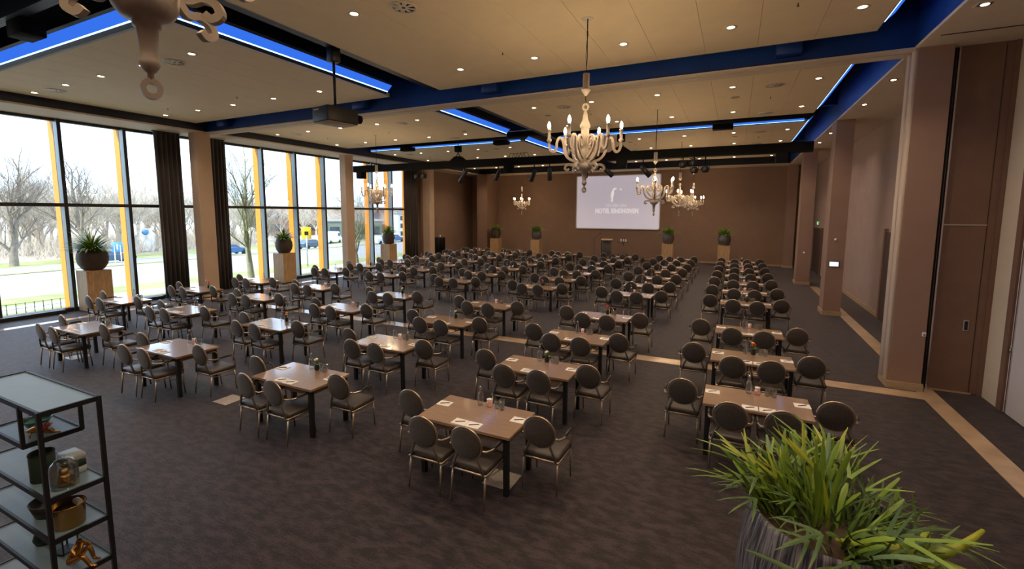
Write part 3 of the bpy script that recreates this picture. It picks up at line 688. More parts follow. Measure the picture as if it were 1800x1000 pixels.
# ------------------------------------------------------------------ tables, chairs, table ware
def table_proto():
    r = thing('table', 'x', 'table')
    MB().rbox(-.65, .65, -.378, .378, .712, .75, .004, 1, False).obj('tabletop', M_top, r)
    leg = MB().rbox(-.03, .03, -.03, .03, 0, .70, .003, 1, False).mesh('leg', M_leg)
    for x in (-.585, .585):
        for y in (-.32, .32): link('leg', leg, r, (x, y, 0))
    MB().box(-.57, .57, -.335, -.315, .64, .712).box(-.57, .57, .315, .335, .64, .712).box(-.60, -.58, -.32, .32, .64, .712).box(.58, .60, -.32, .32, .64, .712).obj('apron', M_apron, r)
    return r
def chair_proto():
    r = thing('armchair', 'x', 'chair')
    # front of chair is +Y
    MB().rbox(-.235, .235, -.21, .25, .40, .475, .028, 2).obj('seat', M_seat, r)
    MB().tube([(-.23, -.22, .40), (.23, -.22, .40), (.245, .22, .40), (-.245, .22, .40)], .013, 6, closed=True).obj('seat_frame', M_bronze, r)
    for sx in (-1, 1):
        MB().tube([(sx*.215, -.20, .40), (sx*.222, -.245, 0.01)], [.014, .011], 6).obj('leg', M_bronze, r)
        MB().tube([(sx*.235, .20, .40), (sx*.228, .235, 0.01)], [.014, .011], 6).obj('leg', M_bronze, r)
        MB().tube([(sx*.20, -.215, .40), (sx*.175, -.232, .48), (sx*.13, -.245, .60)], [.015, .016, .018], 6).obj('back_support', M_bronze if False else M_fabric, r)
        a = MB().tube([(sx*.188, -.245, .70), (sx*.235, -.22, .685), (sx*.258, -.12, .67), (sx*.262, .02, .672), (sx*.257, .15, .672), (sx*.252, .20, .63), (sx*.245, .215, .52), (sx*.237, .205, .40)],
                      [.013, .014, .014, .014, .013, .013, .012, .012], 6).obj('armrest', M_bronze, r)
        MB().tube([(sx*.260, -.08, .683), (sx*.263, .02, .688), (sx*.258, .14, .686)], [.015, .02, .015], 6).obj('arm_pad', M_armpad, a)
        MB().tube([(sx*.222, -.19, .36), (sx*.235, .20, .30)], .007, 4).obj('stretcher', M_bronze, r)
    # oval back, reclined
    n = 20; rx, rz, th = .193, .192, .024
    vs = []; fs = []
    for (s, y) in ((.86, -th*1.0), (1, -th*.5), (1, th*.5), (.86, th*1.0)):
        for k in range(n):
            an = 2*PI*k/n; vs.append((rx*s*math.cos(an), y, rz*s*math.sin(an)))
    for j in range(3):
        for k in range(n): fs.append((j*n+k, j*n+(k+1) % n, (j+1)*n+(k+1) % n, (j+1)*n+k))
    vs += [(0, -th*1.25, 0), (0, th*1.5, 0)]
    for k in range(n): fs.append((4*n, (k+1) % n, k)); fs.append((4*n+1, 3*n+k, 3*n+(k+1) % n))
    mt = Matrix.Translation((0, -.255, .752)) @ Matrix.Rotation(.13, 4, 'X')
    b = MB().add(vs, fs, True).xf(mt).obj('backrest', M_fabric, r)
    MB().tube([(rx*1.03*math.cos(2*PI*k/24), 0, rz*1.03*math.sin(2*PI*k/24)) for k in range(24)], .013, 6, closed=True).xf(mt).obj('back_rim', M_bronze, b)
    return r
def bottle_proto():
    r = thing('water_bottle', 'x', 'bottle')
    MB().lathe([(0, 0), (.038, 0), (.042, .01), (.042, .14), (.035, .165), (.016, .185), (.014, .225), (.017, .228), (.017, .235)], 12).obj('glass', M_clear, r)
    MB().lathe([(0, .235), (.016, .235), (.016, .262), (0, .264)], 10).obj('stopper', M_chrome, r)
    return r
def glass_mesh():
    return MB().lathe([(0, .004), (.028, .004), (.032, .11), (.034, .11), (.031, 0), (0, 0)], 12).mesh('drinking_glass', M_clear)
def can_proto():
    r = thing('sweet_jar', 'x', 'jar'); MB().lathe([(0, 0), (.032, 0), (.034, .01), (.034, .085), (0, .085)], 12).obj('jar', M_red, r)
    MB().lathe([(.034, .085), (.036, .086), (.036, .10), (0, .102)], 12).obj('lid', M_paper, r); return r
def vase_proto(seed, cols):
    r = thing('flower_vase', 'x', 'vase')
    MB().lathe([(0, 0), (.036, 0), (.042, .03), (.036, .09), (.033, .11), (.028, .11), (.03, .05)], 12).obj('vase', M_vase, r)
    rnd = random.Random(seed)
    st = MB(); lf = foliage_mb(14, .03, .05, .09, seed, .02)
    hd = {}
    for k in range(6):
        a = rnd.random()*6.28; q = Vector((math.cos(a)*.03*rnd.random(), math.sin(a)*.03*rnd.random(), .16+.06*rnd.random())); st.tube([(0, 0, .08), q], .003, 4)
        col = cols[k % len(cols)]
        if col: hd.setdefault(col, []).append(q)
    st.obj('stem', M_leaf2, r); lf.obj('leaves', M_leaf, r, (0, 0, .10))
    for col, qs in hd.items():
        for q in qs: MB().lathe([(0, -.018), (.02, -.012), (.026, .004), (.016, .016), (0, .018)], 8, q).obj('bloom', MATS[col], r)
    return r
mat('bloom_red', (.75, .03, .03), .5); mat('bloom_yellow', (.85, .55, .05), .5); mat('bloom_pink', (.8, .25, .3), .5); mat('bloom_white', (.85, .85, .8), .5)

TX = {'F': -15.82, 'E': -12.75, 'D': -9.37, 'C': -6.03, 'B': -2.84, 'A': .37}     # table centres, windows to pillars
TY = [26.7, 24.6, 22.5, 20.4, 18.3, 16.2, 14.15, 10.68, 8.58, 6.51, 4.46]            # front edges, screen to camera
tp, cp, bp_, gm, cn = table_proto(), chair_proto(), bottle_proto(), glass_mesh(), can_proto()
vps = [vase_proto(1, ['bloom_red', 'bloom_yellow', None]), vase_proto(2, [None, None, 'bloom_white']), vase_proto(3, ['bloom_red', 'bloom_red', None]), vase_proto(4, ['bloom_yellow', 'bloom_pink', 'bloom_red'])]
pad_me = MB().box(-.095, .095, -.072, .072, 0, .006).mesh('notepad', M_paper)
pen_me = MB().tube([(-.06, 0, 0), (.05, 0, 0), (.07, 0, 0)], [.005, .005, .001], 5).mesh('pen', M_pen)
used = {}
def take(proto):
    if used.get(proto.name): return copy_tree(proto)
    used[proto.name] = True; return proto
VASE = {('A', 9): 0, ('B', 10): 1, ('B', 9-1): 2, ('C', 11-1): 1, ('D', 9): 3, ('B', 9): 1, ('C', 8): 1, ('E', 8): 3, ('C', 6): 0, ('E', 6): 1, ('D', 5): 1, ('A', 6): 1, ('A', 3): 0, ('A', 0): 1, ('F', 8): 2, ('E', 10): 1, ('F', 5): 0, ('B', 4): 3}
VASE = {('A', 8): 0, ('B', 9): 1, ('B', 7): 2, ('C', 10): 1, ('D', 9): 3, ('C', 8): 1, ('D', 7): 1, ('E', 8): 3, ('C', 6): 0, ('E', 6): 1, ('D', 5): 1, ('A', 6): 1, ('A', 3): 0, ('A', 0): 1, ('F', 8): 2, ('E', 10): 1, ('F', 5): 0, ('B', 4): 3}
cols = 'FEDCBA'
rj = random.Random(3)
J = lambda s: rj.uniform(-s, s)
for ri, y in enumerate(TY):
    for c in cols:
        if ri == 10 and c in 'FA': continue
        ci_ = cols.index(c)
        where = '%s row from screen, %s column from windows' % (ORD[ri], ORD[ci_])
        x = TX[c]; cy = y+.378; near = ri >= 5
        o = take(tp); o.location = (x, cy, 0); tag(o, 'brown-topped meeting table with black legs, '+where, 'table', 'meeting tables in rows')
        seats = [(-.94, .155, 'at window end of table'), (-.307, -.435, 'at table front nearer windows'), (.28, -.435, 'at table front nearer pillars'), (.90, .15, 'at pillar end of table')]
        for (sx, sy, pos) in seats:
            o = take(cp); o.location = (x+sx+J(.015), cy+sy+J(.02), 0); o.rotation_euler.z = J(.05)
            tag(o, 'round-backed armchair %s, %s' % (pos, where), 'chair', 'round-backed armchairs')
        pads = [(-.545, .10, 'at window end'), (-.075, -.28, 'at front nearer windows'), (.125, -.29, 'at front nearer pillars'), (.56, .08, 'at pillar end')]
        for (px_, py_, pos) in pads:
            a = J(.06)
            o = link('notepad', pad_me, None, (x+px_+J(.01), cy+py_+J(.01), .7502), (0, 0, a)); tag(o, 'white notepad %s of table, %s' % (pos, where), 'notepad', 'notepads on the tables')
            if ri >= 6:
                q = link('pen', pen_me, None, (o.location.x, o.location.y, .7615), (0, 0, .55+a)); tag(q, 'black pen on notepad %s, %s' % (pos, where), 'pen', 'pens on the notepads')
        o = take(bp_); o.location = (x-.085+J(.01), cy+.27, .7502); tag(o, 'clear glass water bottle on table, '+where, 'bottle', 'water bottles on the tables')
        if (c, ri) in VASE:
            o = take(vps[VASE[(c, ri)]]); o.location = (x+.04, cy+.27, .7502)
            tag(o, ['red and yellow flower vase', 'black vase of green sprigs', 'red-flowered black vase', 'bright mixed flower vase'][VASE[(c, ri)]]+' on table, '+where, 'vase', 'flower vases')
        else:
            o = take(cn); o.location = (x+.03, cy+.285, .7502); tag(o, 'small red and white sweet jar on table, '+where, 'jar', 'sweet jars on the tables')
        for (gx, gy) in ((.155, .265), (.20, .315), (.235, .25)):
            o = link('drinking_glass', gm, None, (x+gx, cy+gy, .7502)); tag(o, 'clear drinking glass on table, '+where, 'glass', 'drinking glasses on the tables')

# ------------------------------------------------------------------ foreground shelf
SX0, SX1, SY0, SY1 = -5.16, -4.0, 1.22, 1.535
t = thing('shelf_unit', 'black metal open shelf unit with trays tinted for window reflection', 'shelf', ((SX0+SX1)/2, (SY0+SY1)/2, 0))
hx, hy = (SX1-SX0)/2, (SY1-SY0)/2
for sx in (-1, 1):
    for sy in (-1, 1): MB().box(sx*hx-.0125, sx*hx+.0125, sy*hy-.0125, sy*hy+.0125, 0, 2.0).obj('post', M_shelfm, t)
def tray(x0, x1, y0, y1, z):
    a = MB().box(x0, x1, y0, y1, z-.028, z-.008).obj('tray', M_shelft, t)
    MB().box(x0-.006, x1+.006, y0-.006, y0+.010, z-.034, z).box(x0-.006, x1+.006, y1-.010, y1+.006, z-.034, z).box(x0-.006, x0+.010, y0, y1, z-.034, z).box(x1-.010, x1+.006, y0, y1, z-.034, z).obj('rim', M_shelfm, a)
for z in (2.0, 1.4, 1.105, .795, .49, .16): tray(-hx, hx, -hy, hy, z)
tray(-hx+.3, hx-.29, -hy, hy, 1.715)
for sx in (-hx+.3, hx-.29):
    for sy in (-1, 1): MB().box(sx-.011, sx+.011, sy*hy-.011, sy*hy+.011, 1.69, 1.985).obj('hanger', M_shelfm, t)
ox, oy = (SX0+SX1)/2, (SY0+SY1)/2
def onshelf(name, label, cat, x, y, z, rz=0): return thing(name, label, cat, (x, y, z-.0075), rz)
t = onshelf('glass_bowl', 'pale green glass bowl on the short upper shelf', 'bowl', -4.62, 1.40, 1.715); MB().lathe([(0, .005), (.05, .005), (.08, .05), (.085, .05), (.055, 0), (0, 0)], 18).obj('bowl', M_greenglass, t); MB().lathe([(.084, .05), (.088, .052), (.084, .056)], 18).obj('rim', M_greenglass, t)
t = onshelf('lizard_figurine', 'small gold lizard figurine with pink frill on the short upper shelf', 'figurine', -4.39, 1.335, 1.715, .5)
MB().tube([(-.09, 0, .03), (-.06, 0, .035), (-.02, 0, .045), (.03, 0, .04), (.08, .01, .02), (.12, .03, .012)], [.006, .018, .026, .024, .012, .004], 8).obj('body', M_gold, t)
for sx in (-.03, .04):
    for sy in (-1, 1): MB().tube([(sx, sy*.012, .035), (sx+.01, sy*.045, .03), (sx+.02, sy*.055, .004)], [.008, .006, .005], 5).obj('leg', M_gold, t)
for k in range(6):
    a = -.9+k*.36; MB().tube([(.04, .0, .05), (.04+.05*math.sin(a)*.6, .05*math.sin(a), .06+.05*math.cos(a)*.6)], [.012, .004], 5).obj('frill_spike', M_pink, t)
t = onshelf('storage_box', 'tall dark green canister beneath the short upper shelf', 'canister', -4.36, 1.325, 1.4); MB().lathe([(0, 0), (.068, 0), (.070, .01), (.070, .20), (.064, .205), (.06, .20), (.06, .05)], 18).obj('body', M_dgreen, t); MB().lathe([(.07, .19), (.073, .195), (.07, .205)], 18).obj('rim', M_dgreen, t)
t = onshelf('stacked_books', 'small stack of pale blue-green books behind glass dome', 'books', -4.30, 1.462, 1.4, .0)
for k in range(3): MB().rbox(-.08, .08, -.055, .055, k*.05, k*.05+.048, .006, 1).obj('book', M_pale if k != 1 else M_dgreen, t)
t = onshelf('glass_cloche', 'clear glass dome over a gold figurine on the shelf', 'cloche', -4.125, 1.355, 1.4)
MB().lathe([(.078, 0), (.078, .13), (.068, .165), (.045, .19), (.015, .20), (0, .20), (0, .197), (.014, .197), (.043, .187), (.065, .163), (.075, .13), (.075, 0), (.078, 0)], 24).obj('dome', M_clear, t); MB().lathe([(0, .20), (.012, .203), (.014, .215), (0, .222)], 10).obj('knob', M_clear, t)
t = onshelf('monkey_figurine', 'gold seated animal figurine under the glass dome', 'figurine', -4.125, 1.355, 1.402, -.6)
MB().lathe([(0, 0), (.035, 0), (.042, .02), (.036, .06), (.028, .08), (0, .085)], 12).obj('body', M_gold, t); MB().lathe([(0, .075), (.022, .082), (.028, .10), (.022, .118), (0, .125)], 12).obj('head', M_gold, t)
for s in (-1, 1):
    MB().tube([(s*.03, .0, .06), (s*.045, .02, .04), (s*.02, .04, .05)], .009, 6).obj('arm', M_gold, t); MB().tube([(s*.02, .01, .02), (s*.035, .045, .03), (s*.03, .055, .006)], .011, 6).obj('leg', M_gold, t); MB().lathe([(0, -.008), (.009, 0), (0, .008)], 8, (s*.028, 0, .105)).obj('ear', M_gold, t)
t = onshelf('black_basket', 'black shallow handled basket on the third shelf', 'basket', -4.42, 1.37, 1.105, .2); MB().lathe([(0, .01), (.09, .01), (.12, .10), (.126, .10), (.095, 0), (0, 0)], 18).obj('bowl', M_dark, t); MB().tube([(-.12, 0, .10), (-.10, 0, .17), (0, 0, .20), (.10, 0, .17), (.12, 0, .10)], .006, 6).obj('handle', M_dark, t)
t = onshelf('gold_pot', 'shiny gold pot on the shelf below the glass dome', 'pot', -4.13, 1.36, 1.105); MB().lathe([(0, .004), (.086, .004), (.092, .15), (.096, .152), (.096, .158), (.090, .156), (.082, .02), (0, .02)], 24).obj('body', M_gold, t); MB().lathe([(.094, .15), (.1, .154), (.094, .16)], 24).obj('rim', M_gold, t); MB().lathe([(0, .13), (.05, .14), (.086, .12)], 14).obj('filling', M_soil, t); MB().rbox(-.03, .05, .03, .07, .125, .165, .015, 2).obj('pale_shell', M_paper, t)
# seated gold statuette grown from a skeleton
def statuette(parent):
    V = [(0, 0, .035), (0, .012, .075), (0, .022, .115), (0, .03, .135), (0, .042, .160), (.022, -.005, .03), (.032, .07, .075), (.03, .105, .012), (.03, .14, .010), (-.022, -.005, .03), (-.032, .06, .09), (-.03, .08, .012), (-.03, .115, .010),
         (.036, .02, .112), (.046, .05, .085), (.025, .062, .118), (.006, .055, .140), (-.036, .02, .112), (-.048, .045, .092), (-.034, .062, .10)]
    E_ = [(0, 1), (1, 2), (2, 3), (3, 4), (0, 5), (5, 6), (6, 7), (7, 8), (0, 9), (9, 10), (10, 11), (11, 12), (2, 13), (13, 14), (14, 15), (15, 16), (2, 17), (17, 18), (18, 19)]
    R_ = [.030, .026, .028, .012, .022, .022, .015, .010, .008, .022, .015, .010, .008, .013, .011, .009, .008, .013, .011, .009]
    me = bpy.data.meshes.new('body'); me.from_pydata(V, E_, []); me.materials.append(M_gold)
    o = link('body', me, parent); sk = o.modifiers.new('skin', 'SKIN')
    for i, r_ in enumerate(R_): me.skin_vertices[0].data[i].radius = (r_, r_); me.skin_vertices[0].data[i].use_root = (i == 0)
    sb = o.modifiers.new('sub', 'SUBSURF'); sb.levels = 2; sb.render_levels = 2
    for p_ in me.polygons: p_.use_smooth = True
t = onshelf('gold_statuette', 'gold crouching statuette on the shelf below the gold pot', 'statuette', -4.12, 1.36, .795, -1.0); t.scale = (1.25, 1.25, 1.25); statuette(t)
t = onshelf('wire_lantern', 'small black wire lantern with pale panes on lower shelf', 'lantern', -4.37, 1.40, .795, .3)
for sx in (-.05, .05):
    for sy in (-.05, .05): MB().box(sx-.004, sx+.004, sy-.004, sy+.004, 0, .14).obj('bar', M_dark, t)
MB().box(-.054, .054, -.054, .054, .0, .008).obj('base', M_dark, t); MB().box(-.054, .054, -.054, -.046, .132, .14).box(-.054, .054, .046, .054, .132, .14).box(-.054, -.046, -.05, .05, .132, .14).box(.046, .054, -.05, .05, .132, .14).obj('top_frame', M_dark, t); MB().box(-.048, .048, -.052, -.050, .01, .13).obj('pane', M_clear, t)
t = onshelf('dark_jar', 'dark squat jar next to the wire lantern', 'jar', -4.62, 1.37, .795); MB().lathe([(0, 0), (.05, 0), (.065, .04), (.05, .09), (.035, .10), (.03, .095)], 16).obj('body', M_dgreen, t); MB().lathe([(.034, .1), (.038, .103), (.034, .108)], 16).obj('rim', M_dgreen, t)
t = onshelf('metal_candle_stand', 'small metal candle stand on the lowest visible shelf', 'candle stand', -4.50, 1.37, .49); MB().lathe([(0, 0), (.05, 0), (.05, .01), (.01, .02), (.01, .08), (.035, .09), (.035, .1), (0, .1)], 14).obj('stand', M_chrome, t); MB().lathe([(0, .1), (.022, .1), (.022, .16), (0, .162)], 10).obj('candle', M_paper, t)

# ------------------------------------------------------------------ foreground fern on plinth
FX, FY, FH = .41, 2.17, 1.37
pedestal(FX, FY, FH, 'square oak plinth under the large foreground fern', .60)
t = thing('planter', 'large staghorn fern in ribbed dark pot by tables', 'potted plant', (FX, FY, FH+.012), group='potted ferns on plinths')
MB().lathe([(0, 0), (.22, 0), (.25, .01), (.305, .16), (.335, .34), (.325, .52), (.292, .655), (.285, .68), (.27, .675), (.28, .62), (.30, .5)], 40).obj('pot', M_ribpot, t)
MB().lathe([(0, .61), (.15, .615), (.285, .60)], 20).obj('soil', M_soil, t)
rl = random.Random(21)
for i in range(297):
    a = rl.random()*2*PI; out = rl.random()**.6
    if math.sin(a) < 0 and math.cos(a) < .2 and rl.random() < .78: a = -a
    me = LEAVES[rl.choice((0, 0, 0, 1, 1, 2, 2, 3, 4, 5, 6, 6, 6))]
    rr = .02+.22*out
    tilt = -.22+out*(.62+.30*rl.random())
    s = .62+.45*rl.random()**1.2
    sa, ca = math.sin(a), math.cos(a)
    if sa < -.1: s *= .78 if ca < 0 else .95; tilt += .12 if ca < 0 else .30
    if ca < -.3: s *= .86
    if ca > .4: tilt += .12; s *= .74
    if ca > .4 or sa < -.2: me = rl.choice((LEAVES[2], LEAVES[4], LEAVES[2], me))
    o = link('leaf', me, t, (rr*ca, rr*sa, .60), (0, 0, 0))
    o.rotation_euler = (Matrix.Rotation(a, 4, 'Z') @ Matrix.Rotation(tilt, 4, 'Y') @ Matrix.Rotation(rl.uniform(-1.5, 1.5), 4, 'Z')).to_euler(); o.scale = (s, s, s)
# the broad forked frond reaching over the aisle
fork = MB()
def blade(pts, wds, z0=0):
    vs = []; fs = []; n = len(pts); P = [Vector(p_) for p_ in pts]
    for i, p_ in enumerate(P):
        d = (P[min(i+1, n-1)]-P[max(i-1, 0)]).normalized(); sd = Vector((0, 0, 1)).cross(d)
        if sd.length < .1: sd = Vector((0, 1, 0))
        sd.normalize(); vs += [p_-sd*wds[i]/2, p_+Vector((0, 0, .006)), p_+sd*wds[i]/2]
    for i in range(n-1): fs += [(i*3, i*3+1, i*3+4, i*3+3), (i*3+1, i*3+2, i*3+5, i*3+4)]
    fork.add(vs, fs, True)
blade([(.0, 0, 0), (.10, .0, .03), (.20, .0, .04), (.28, .0, .035)], [.015, .03, .07, .10])
blade([(.27, .02, .036), (.34, .05, .04), (.40, .09, .05), (.46, .15, .06)], [.06, .04, .028, .014])
blade([(.27, .0, .036), (.36, -.005, .035), (.46, -.015, .03), (.56, -.02, .028)], [.06, .032, .026, .016])
blade([(.27, -.02, .036), (.33, -.07, .03), (.38, -.14, .02), (.42, -.22, .0)], [.06, .04, .028, .014])
blade([(.25, .03, .036), (.28, .07, .045), (.29, .11, .05)], [.05, .035, .015])
ff = fork.obj('leaf', M_leafy, t, (.0, -.13, .66)); ff.rotation_euler = (.62, .05, .06)
sol = ff.modifiers.new('thick', 'SOLIDIFY'); sol.thickness = .002

# ------------------------------------------------------------------ outdoors
def gz(x): return -.02 if x > -20.3 else (.06*x+1.2 if x > -70 else -3.0)
def ground(x0, x1, y0, y1, m_, name, dz=0):
    n = 2 if x0 > -70 else 3
    xs = [x1, x0] if x0 >= -70 or x1 <= -70 else [x1, -70, x0]
    vs = []
    for x in xs: vs += [(x, y0, gz(x-1e-6)+dz), (x, y1, gz(x-1e-6)+dz)]
    fs = [(2*i, 2*i+1, 2*i+3, 2*i+2) for i in range(len(xs)-1)]
    return MB().add(vs, fs).obj(name, m_)
M_grass = mat('winter_grass', (.22, .26, .07), .9, col2=(.38, .35, .16), scale=.9, detail=8)
M_road = mat('asphalt', (.33, .325, .315), .9, var=.06, scale=.4)
M_pave = mat('paving', (.52, .51, .49), .9, var=.05, scale=.8)
M_leaflit = mat('leaf_litter', (.42, .34, .26), .95, col2=(.55, .47, .37), scale=.5, detail=8)
M_bark = mat('bark', (.44, .38, .31), .9, col2=(.60, .53, .44), scale=3)
M_bark2 = mat('mossy_bark', (.15, .19, .09), .9, col2=(.27, .25, .18), scale=4)
g1 = ground(-160, -20.0, -60, 200, M_leaflit, 'woodland_floor', -.06); tag(g1, kind='structure')
for (x0, x1, m_, nm) in ((-21.6, -20.05, M_grass, 'grass_strip'), (-24.0, -21.6, M_pave, 'pavement'), (-28.0, -24.0, M_grass, 'verge'), (-72.0, -28.0, M_road, 'road'), (-79, -72.0, M_grass, 'far_verge')):
    tag(ground(x0, x1, -60, 200, m_, nm), kind='structure')
tag(ground(-58.0, -55.0, 10, 200, M_grass, 'road_island', .04), kind='structure')

def tree_mesh(name, m_, h, seed, depth=5, spread=.55, trunk=.25, r0=.22, nb=3):
    rnd = random.Random(seed); mb = MB()
    def grow(p, d, L, r, lev):
        seg = 6 if lev == 0 else (4 if lev < 3 else 3)
        n = 3 if lev < 3 else 2; pts = [p]; rad = [r]; q = p.copy(); dd = d.copy()
        for i in range(n):
            dd = (dd+Vector((rnd.uniform(-1, 1), rnd.uniform(-1, 1), rnd.uniform(-.4, .7)))*.17).normalized(); q = q+dd*L/n; pts.append(q); rad.append(r*(1-.45*(i+1)/n))
        mb.tube(pts, rad, seg, False, lev < 3)
        if lev >= depth: return
        k = nb+(1 if lev == 0 else 0)+(1 if rnd.random() < .4 else 0)
        for i in range(k):
            tt = 1 if i == 0 else rnd.uniform(.45, 1); s = pts[min(int(tt*n), n)] if tt < 1 else pts[-1]
            a = rnd.random()*2*PI; o_ = Vector((math.cos(a), math.sin(a), .25)); nd = (dd*(1 if i else 1.3)+o_*(spread*(1 if i else .4)+.25*rnd.random())).normalized()
            grow(s, nd, L*rnd.uniform(.62, .82), r*(.62 if i == 0 else rnd.uniform(.38, .55)), lev+1)
    grow(Vector((0, 0, 0)), Vector((0, 0, 1)), h*trunk, r0, 0)
    return mb.mesh(name, m_)
TM = [tree_mesh('bare_tree', M_bark, 15, 31+i, 6, .6, .26, .30, 3) for i in range(5)]
M_barkd = mat('dark_bark', (.17, .14, .11), .9, col2=(.28, .24, .19), scale=3)
TD = [tree_mesh('bare_tree', M_barkd, 15, 71+i, 6, .62, .24, .34, 3) for i in range(3)]
TN = [tree_mesh('bare_tree', M_bark2, 8, 51, 6, .5, .30, .17, 3), tree_mesh('bare_tree', M_bark2, 8, 57, 6, .55, .28, .15, 3)]
for i, (x, y, me, sc, lab) in enumerate([(-22.9, 15.6, TN[0], 1.0, 'bare mossy young tree just outside the middle windows'), (-23.4, 23.7, TN[1], .85, 'bare slim tree outside the end windows')]):
    tag(link('bare_tree', me, None, (x, y, gz(x)-.05), (0, 0, i*2.0)), lab, 'tree'); C.objects[-1].scale = (sc, sc, sc)
rt = random.Random(5)
big = [(-74, 22.0, 1.25), (-77, 30.0, 1.35), (-60, 43, .7), (-66, 47, .8)]
for i, (x, y, s) in enumerate(big):
    o = link('bare_tree', TD[i % 3], None, (x, y, gz(x)-.05), (0, 0, i*1.3)); o.scale = (s, s, s)
    tag(o, ['broad bare tree standing alone on the far verge behind the planter', 'tall forked bare tree behind the parked blue car', 'small bare tree on the island past the road', 'bare street tree beside the road island'][i], 'tree')
for i in range(150):
    x = -81-55*rt.random()**1.3; y = -15+150*rt.random()
    s = rt.uniform(.85, 1.3)*(1 if y < 62 else .72)
    o = link('bare_tree', TM[rt.randrange(5)], None, (x, y, gz(x)-.05), (0, 0, rt.random()*6)); o.scale = (s*1.1, s*1.1, s)
    tag(o, 'bare grey-brown winter tree in the wood across the road', 'tree', 'trees of the wood across the road')
# undergrowth of the wood edge
def shrubs():
    rnd = random.Random(9); mb = MB()
    for i in range(1500):
        x = -80-30*rnd.random(); y = -15+80*rnd.random(); p = Vector((x, y, gz(x)))
        for k in range(5):
            d = Vector((rnd.uniform(-.6, .6), rnd.uniform(-.6, .6), 1)).normalized(); L = rnd.uniform(1.2, 3.5)
            mb.tube([p, p+d*L*.5, p+(d+Vector((rnd.uniform(-.3, .3), rnd.uniform(-.3, .3), 0)))*L], [.03, .02, .005], 3, False, False)
    return tag(mb.obj('undergrowth', M_bark), 'tangle of bare brushwood along the wood edge', 'brushwood', None, 'stuff')
shrubs()
# vehicles
M_carb = mat('car_blue', (.03, .11, .28), .25, coat=.5); M_card = mat('car_grey_blue', (.04, .08, .12), .25, coat=.5); M_carw = mat('car_white', (.75, .76, .78), .3, coat=.4)
M_tyre = mat('tyre', (.02, .02, .02), .8); M_cglass = mat('car_glass', (.05, .07, .09), .08)
def car(x, y, rz, m_, label, van=False):
    t = thing('car' if not van else 'van', label, 'car' if not van else 'van', (x, y, gz(x)+.01), rz)
    if van: prof = [(-2.6, .35), (2.6, .35), (2.65, 1.0), (2.2, 1.25), (1.7, 2.2), (1.4, 2.35), (-2.55, 2.35), (-2.65, 1.0)]
    else: prof = [(-2.1, .32), (2.1, .32), (2.18, .62), (1.95, .80), (1.0, .92), (-1.85, .98), (-2.12, .85)]
    MB().prism(prof, 1, -.88, .88).obj('body', m_, t)
    if not van:
        MB().add([(1.05, -.80, .90), (.35, -.62, 1.40), (-1.15, -.62, 1.44), (-1.9, -.80, .95), (1.05, .80, .90), (.35, .62, 1.40), (-1.15, .62, 1.44), (-1.9, .80, .95)],
                 [(0, 1, 2, 3), (4, 7, 6, 5), (0, 4, 5, 1), (1, 5, 6, 2), (2, 6, 7, 3), (0, 3, 7, 4)]).obj('cabin', m_, t)
        for s in (-1, 1): MB().add([(.88, s*.775, .98), (.32, s*.645, 1.35), (-1.05, s*.645, 1.38), (-1.55, s*.765, 1.0)], [(0, 1, 2, 3)]).obj('side_window', M_cglass, t)
        MB().add([(1.02, -.70, .95), (1.02, .70, .95), (.42, .56, 1.37), (.42, -.56, 1.37)], [(0, 1, 2, 3)]).obj('windscreen', M_cglass, t)
    else:
        for s in (-1, 1): MB().box(1.1, 1.9, s*.885-.005, s*.885+.005, 1.35, 2.0).obj('side_window', M_cglass, t)
        MB().add([(2.22, -.75, 1.3), (2.22, .75, 1.3), (1.75, .7, 2.15), (1.75, -.7, 2.15)], [(0, 1, 2, 3)]).obj('windscreen', M_cglass, t)
    for wx in ((-1.35, 1.35) if not van else (-1.7, 1.75)):
        for s in (-1, 1): MB().cyl((wx, s*.90, .32), (wx, s*.72, .32), .32, seg=16).obj('wheel', M_tyre, t)
car(-66.5, 28.0, PI/2+.02, M_card, 'dark blue-grey car on the road behind the first window planter')
car(-60.7, 38.6, PI/2, M_carb, 'bright blue car on the road beside the dark curtain')
car(-58.4, 49.8, PI/2, M_card, 'dark blue estate car behind the yellow bus stop sign')
car(-74, 68.0, PI/2+.3, M_carw, 'white van parked beyond the bus stop sign', True)
car(-53, 59.5, PI/2, M_carw, 'white car passing behind the end window planter')
car(-56.5, 66.5, PI/2+.1, M_carb, 'blue car parked before the brown building')
# signs
t = thing('bus_stop_sign', 'yellow bus stop sign on a grey post outside the middle windows', 'sign', (-25.9, 21.7, gz(-25.9)), .9); MB().cyl((0, 0, 0), (0, 0, 2.1), .04, seg=8).obj('post', M_chrome, t); MB().rbox(-.3, .3, -.02, .02, 1.85, 2.65, .01, 1).obj('plate', mat('sign_yellow', (.9, .6, .02), .5), t)
MB().box(-.12, .12, -.026, -.02, 2.1, 2.35).obj('bus_symbol', M_dark, t)
t = thing('blue_road_sign', 'small blue road sign on two posts before the parked car', 'sign', (-57.1, 24.6, gz(-57.1)+.04), .9)
for s in (-.25, .25): MB().cyl((s, 0, 0), (s, 0, 2.0), .05, seg=6).obj('post', M_plug, t)
MB().rbox(-.5, .5, -.03, .03, 1.3, 2.3, .01, 1).obj('plate', mat('sign_blue', (.05, .25, .7), .5), t); MB().box(-.06, .06, -.04, -.03, 1.5, 2.1).obj('white_arrow', M_plug, t)
t = thing('white_road_sign', 'white arrow sign on a pole behind the parked car', 'sign', (-76, 34.6, -3.0), .9); MB().cyl((0, 0, 0), (0, 0, 3.2), .08, seg=6).obj('post', M_plug, t); MB().prism([(-.5, 3.0), (.5, 3.0), (.5, 4.2), (0, 4.9), (-.5, 4.2)], 1, -.04, .04).obj('plate', M_plug, t)
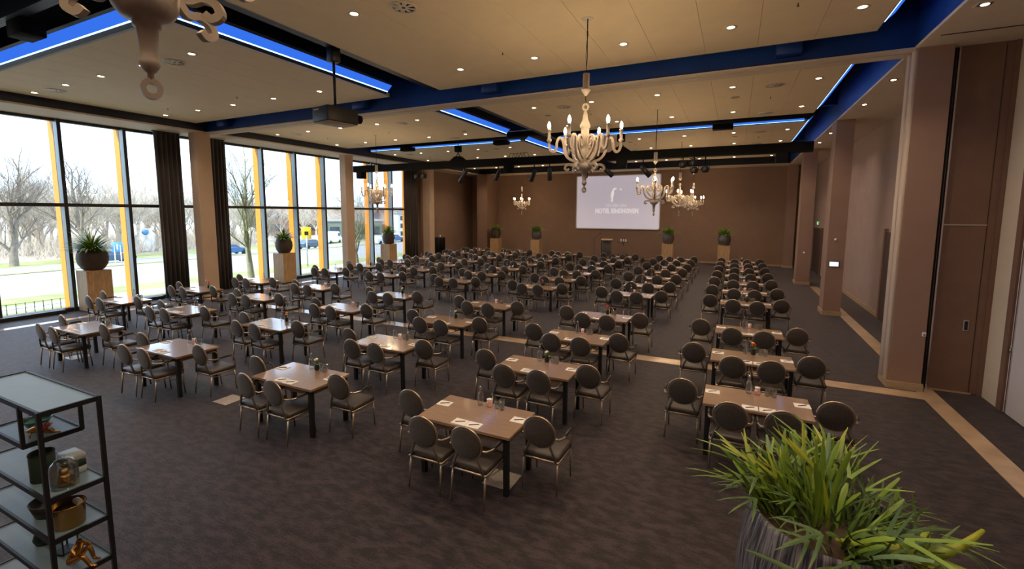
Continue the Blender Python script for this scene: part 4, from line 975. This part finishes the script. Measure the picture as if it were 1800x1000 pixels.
t = thing('utility_cabinet', 'white utility cabinet with round blue mark at the wood edge', 'cabinet', (-85, 40.2, -3.0), .9); MB().rbox(-1.4, 1.4, -.6, .6, 0, 2.6, .03, 1).obj('body', M_plug, t); MB().lathe([(0, 0), (.45, 0), (.45, .03), (0, .03)], 18).xf(Matrix.Translation((.4, -.63, 3.0)) @ Matrix.Rotation(PI/2, 4, 'X')).obj('round_mark', mat('sign_blue2', (.1, .3, .6), .5), t); MB().box(-1.2, 1.2, -.1, .1, 2.6, 3.6).obj('upper_panel', M_plug, t)
# low wire fence by the glass
fm = mat('fence_green', (.05, .12, .05), .5)
t = thing('wire_fence', 'low green wire fence on the grass outside the first window', 'fence', (0, 0, 0))
for k in range(16): MB().cyl((-20.95, 4.4+k*.22, gz(-20.95)-.03), (-20.95, 4.4+k*.22, .30), .012, seg=4).obj('post', fm, t)
MB().tube([(-20.95, 4.4, .28), (-20.95, 7.7, .28)], .006, 4).tube([(-20.95, 4.4, .12), (-20.95, 7.7, .12)], .006, 4).obj('wire', fm, t)
# far buildings beyond the road
def building(x, y, sx, sy, h, m_, label, rz=0, rows=2, colsn=6):
    t = thing('building', label, 'building', (x, y, -3.0), rz)
    B(-sx/2, sx/2, -sy/2, sy/2, 0, h).obj('walls', m_, t); B(-sx/2-.3, sx/2+.3, -sy/2-.3, sy/2+.3, h, h+.4).obj('roof', mat('roof_grey', (.35, .35, .36), .7), t)
    for r_ in range(rows):
        for c_ in range(colsn):
            yy = -sy/2+sy*(c_+.5)/colsn; zz = 1.2+r_*(h-1)/rows
            wo = B(sx/2, sx/2+.06, yy-sy/colsn*.32, yy+sy/colsn*.32, zz, zz+(h-1)/rows*.55).obj('window', M_blk, t); B(sx/2+.06, sx/2+.08, yy-sy/colsn*.28, yy+sy/colsn*.28, zz+.1, zz+(h-1)/rows*.55-.1).obj('pane', M_cglass, wo)
building(-108, 102, 14, 40, 7.5, mat('brick_brown', (.22, .12, .09), .9, var=.2, scale=1), 'low brown brick building beyond the road', -.5, 2, 9)
building(-66, 88, 8, 14, 6, mat('wall_pale', (.62, .63, .62), .8), 'pale flat-roofed building behind the end windows', -.6, 3, 5)
building(-81, 81, 6, 12, 4.2, mat('wall_green', (.16, .20, .16), .8), 'dark green shed behind the slim bare tree', -.6, 1, 4)
